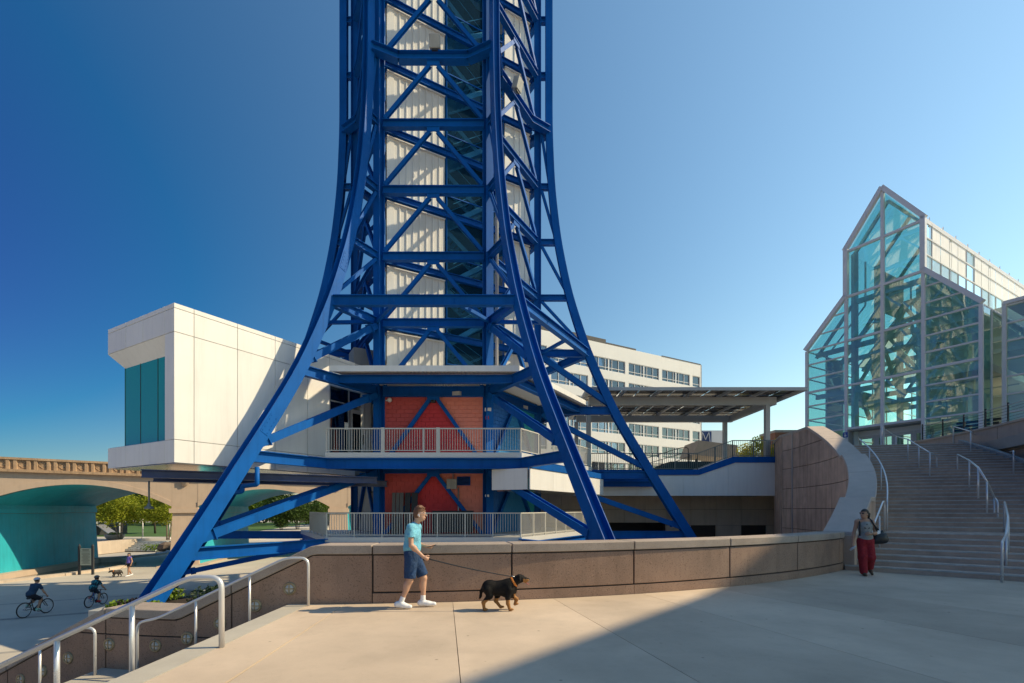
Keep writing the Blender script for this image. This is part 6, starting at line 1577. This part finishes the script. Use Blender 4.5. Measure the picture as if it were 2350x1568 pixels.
def rider(label, loc, fdir, B, bb, st_, hd_, sc, sm, pm, hm, skin, shoe, helm):
    F = Fig('person', label, 'person', loc, fdir, 1.0); k = sc
    pel = (st_[0] - .02, 0, st_[2] + .09 + .13 * k); ch = (pel[0] + .17 * k, 0, pel[2] + .30 * k); nk = (pel[0] + .255 * k, 0, pel[2] + .46 * k)
    J = dict(pelvis=pel, chest=ch, neck=nk, head=(nk[0] + .06 * k, 0, nk[2] + .155 * k), yaw=0, shL=(nk[0] - .01, .17 * k, nk[2] - .05 * k), shR=(nk[0] - .01, -.17 * k, nk[2] - .05 * k))
    gL, gR = (hd_[0] - .04, .27, hd_[2] + .14), (hd_[0] - .04, -.27, hd_[2] + .14)
    for S, g, s in (('L', gL, 1), ('R', gR, -1)):
        m = lerp3(J['sh' + S], g, .5); J['el' + S] = (m[0] - .03, m[1] + .05 * s, m[2] - .05); J['wr' + S] = lerp3(J['el' + S], g, .85); J['hd' + S] = tuple((V(g) - V(J['el' + S])).normalized()); J['hn' + S] = (0, 0, -1)
        J['hip' + S] = (pel[0] + .02, .085 * k * s, pel[2] - .03)
        f = (bb[0] + .12 if s < 0 else bb[0] - .12, .10 * s, bb[2] - .07 if s < 0 else bb[2] + .15)
        J['an' + S] = (f[0] - .04, f[1], f[2] + .09); J['toe' + S] = (f[0] + .11, f[1], f[2] + .03); J['heel' + S] = (f[0] - .09, f[1], f[2] + .03)
        h, a = V(J['hip' + S]), V(J['an' + S]); mid = (h + a) / 2; L = max(.02, (.43 * k) ** 2 - ((a - h).length / 2) ** 2) ** .5; d = (a - h).normalized(); n = V((-d.z, 0, d.x)); n = n if n.x > 0 else -n
        J['kn' + S] = tuple(mid + n * L + V((0, .03 * s, 0)))
    res = .016; ks = k
    person(F, J, res, skin, (.15 * k, .10 * k), hands=False, feet=False); shirt(F, J, sm, res, .02, .6, pel[2] + .0, (.15 * k, .10 * k), .01); trousers(F, J, pm, res, .85, .10 * k + .005, .085 * k, pel[2] + .1)
    shoes(F, J, shoe, res)
    hd = J['head']; hair(F, J, HAIRD, res, 0, .02, -.04)
    F.make('helmet', [F.ell((hd[0] - .01, hd[1], hd[2] + .05), (.135, .105, .10), .02, [((0, 0, hd[2] + .035), (0, 0, -1))])], .013, helm)
    return F
c1 = (-21.9, 21.7, GZ); B1 = bicycle('black bicycle under the rider in a navy t-shirt', c1, (0, 1), 1.06, .345, CHAR)
rider('person in navy t-shirt and white helmet riding a black bicycle', c1, (0, 1), *B1, 1.0, fabric('navy_tee', (.012, .045, .10)), fabric('dark_shorts', (.012, .014, .025)), None, SKINT, mat('mint_shoe', (.25, .5, .42), .6), mat('white_helmet', (.45, .5, .62), .4))
c2 = (-20.95, 23.95, GZ); B2 = bicycle('small blue bicycle under the rider in a patterned shirt', c2, (-.06, 1), .90, .295, mat('bike_blue', (.01, .12, .35), .4))
def camo():
    m = fabric('teal_camo', (.02, .16, .20), v=.1); n, l = m.node_tree.nodes, m.node_tree.links; b = n['Principled BSDF']; g_ = n.new('ShaderNodeNewGeometry'); ns = n.new('ShaderNodeTexNoise'); ns.inputs['Scale'].default_value = 9; l.new(g_.outputs['Position'], ns.inputs['Vector'])
    r = n.new('ShaderNodeValToRGB'); r.color_ramp.interpolation = 'CONSTANT'; e = r.color_ramp.elements; e[0].color = (.006, .03, .05, 1); e[1].position = .47; e[1].color = (.01, .12, .17, 1); q = e.new(.57); q.color = (.03, .28, .33, 1); l.new(ns.outputs['Fac'], r.inputs[0]); l.new(r.outputs[0], b.inputs['Base Color']); return m
rider('person in teal patterned shirt and grey helmet riding a small blue bicycle', c2, (-.06, 1), *B2, .80, camo(), fabric('dark_shorts_b', (.012, .02, .04)), None, SKINT, RED, mat('grey_helmet', (.14, .13, .13), .5))
# ---------------- person with a brown dog by the water, and a far pedestrian
def walker(label, loc, fdir, top, bot, res, cap_=None, sc=1.0):
    F = Fig('person', label, 'person', loc, fdir, sc)
    J = dict(pelvis=(0, 0, .93), chest=(0, 0, 1.25), neck=(0, 0, 1.43), head=(.02, 0, 1.575), yaw=.1, shL=(0, .16, 1.37), shR=(0, -.16, 1.37), elL=(-.03, .25, 1.10), elR=(-.02, -.24, 1.10), wrL=(.08, .28, .88), wrR=(.08, -.25, .87), hdL=(.2, 0, -1), hnL=(0, -1, 0), hdR=(.2, 0, -1), hnR=(0, 1, 0),
             hipL=(0, .085, .88), hipR=(0, -.085, .88), knL=(.12, .09, .49), anL=(.14, .09, .10), heelL=(.09, .09, .045), toeL=(.32, .09, .04), knR=(-.02, -.09, .48), anR=(-.22, -.09, .14), heelR=(-.28, -.09, .09), toeR=(-.07, -.09, .03))
    person(F, J, res, SKINT, (.15, .10), hands=res < .02, feet=False); shirt(F, J, top, res, .012, 0, .96, (.15, .10)); trousers(F, J, bot, res, .42, .108, .11, 1.0); shoes(F, J, SHOEW, res); hair(F, J, HAIRD, res, 0, .04, -.06)
    if cap_: F.make('cap', [F.ell((.0, 0, 1.635), (.11, .09, .075), .02, [((0, 0, 1.62), (0, 0, -1))]), F.ell((.11, .01, 1.628), (.07, .07, .012), .01)], res, cap_)
    return F
wk = walker('person in purple tank top and black shorts walking a brown dog', tuple(G(296.7, 1323, GZ)), (-.3, -.95), fabric('purple_tank', (.20, .15, .50)), fabric('black_shorts', (.012, .012, .014)), .018, CHAR)
D2 = dict(D1); D2['skull'] = (.40, 0, .50); D2['muz'] = (.50, 0, .45); D2['nape'] = (.32, 0, .53); D2['sock'] = -1
d2 = dog('dog', 'dark brown dog with lowered head beside the person in purple', tuple(G(268, 1325, GZ)), (-.55, -.83), .92, BRN, None, .018, D2)
a, b = V(wk.w((.1, -.27, .8)).tolist()), V(d2.w((.25, 0, .58)).tolist()); mb = MB(); mb.tube([a.lerp(b, t / 6) - V((0, 0, .15 * math.sin(math.pi * t / 6))) for t in range(7)], .008, 4); o = ob('dog_leash', mb, CHAR, None, True); tag(o, 'thin leash between the person in purple and the brown dog', 'leash')
walker('far pedestrian in dark clothes walking beyond the second arch', tuple(G(637, 1216, GZ)), (.3, -.95), fabric('far_top', (.03, .035, .06)), fabric('far_shorts', (.02, .02, .03)), .04)
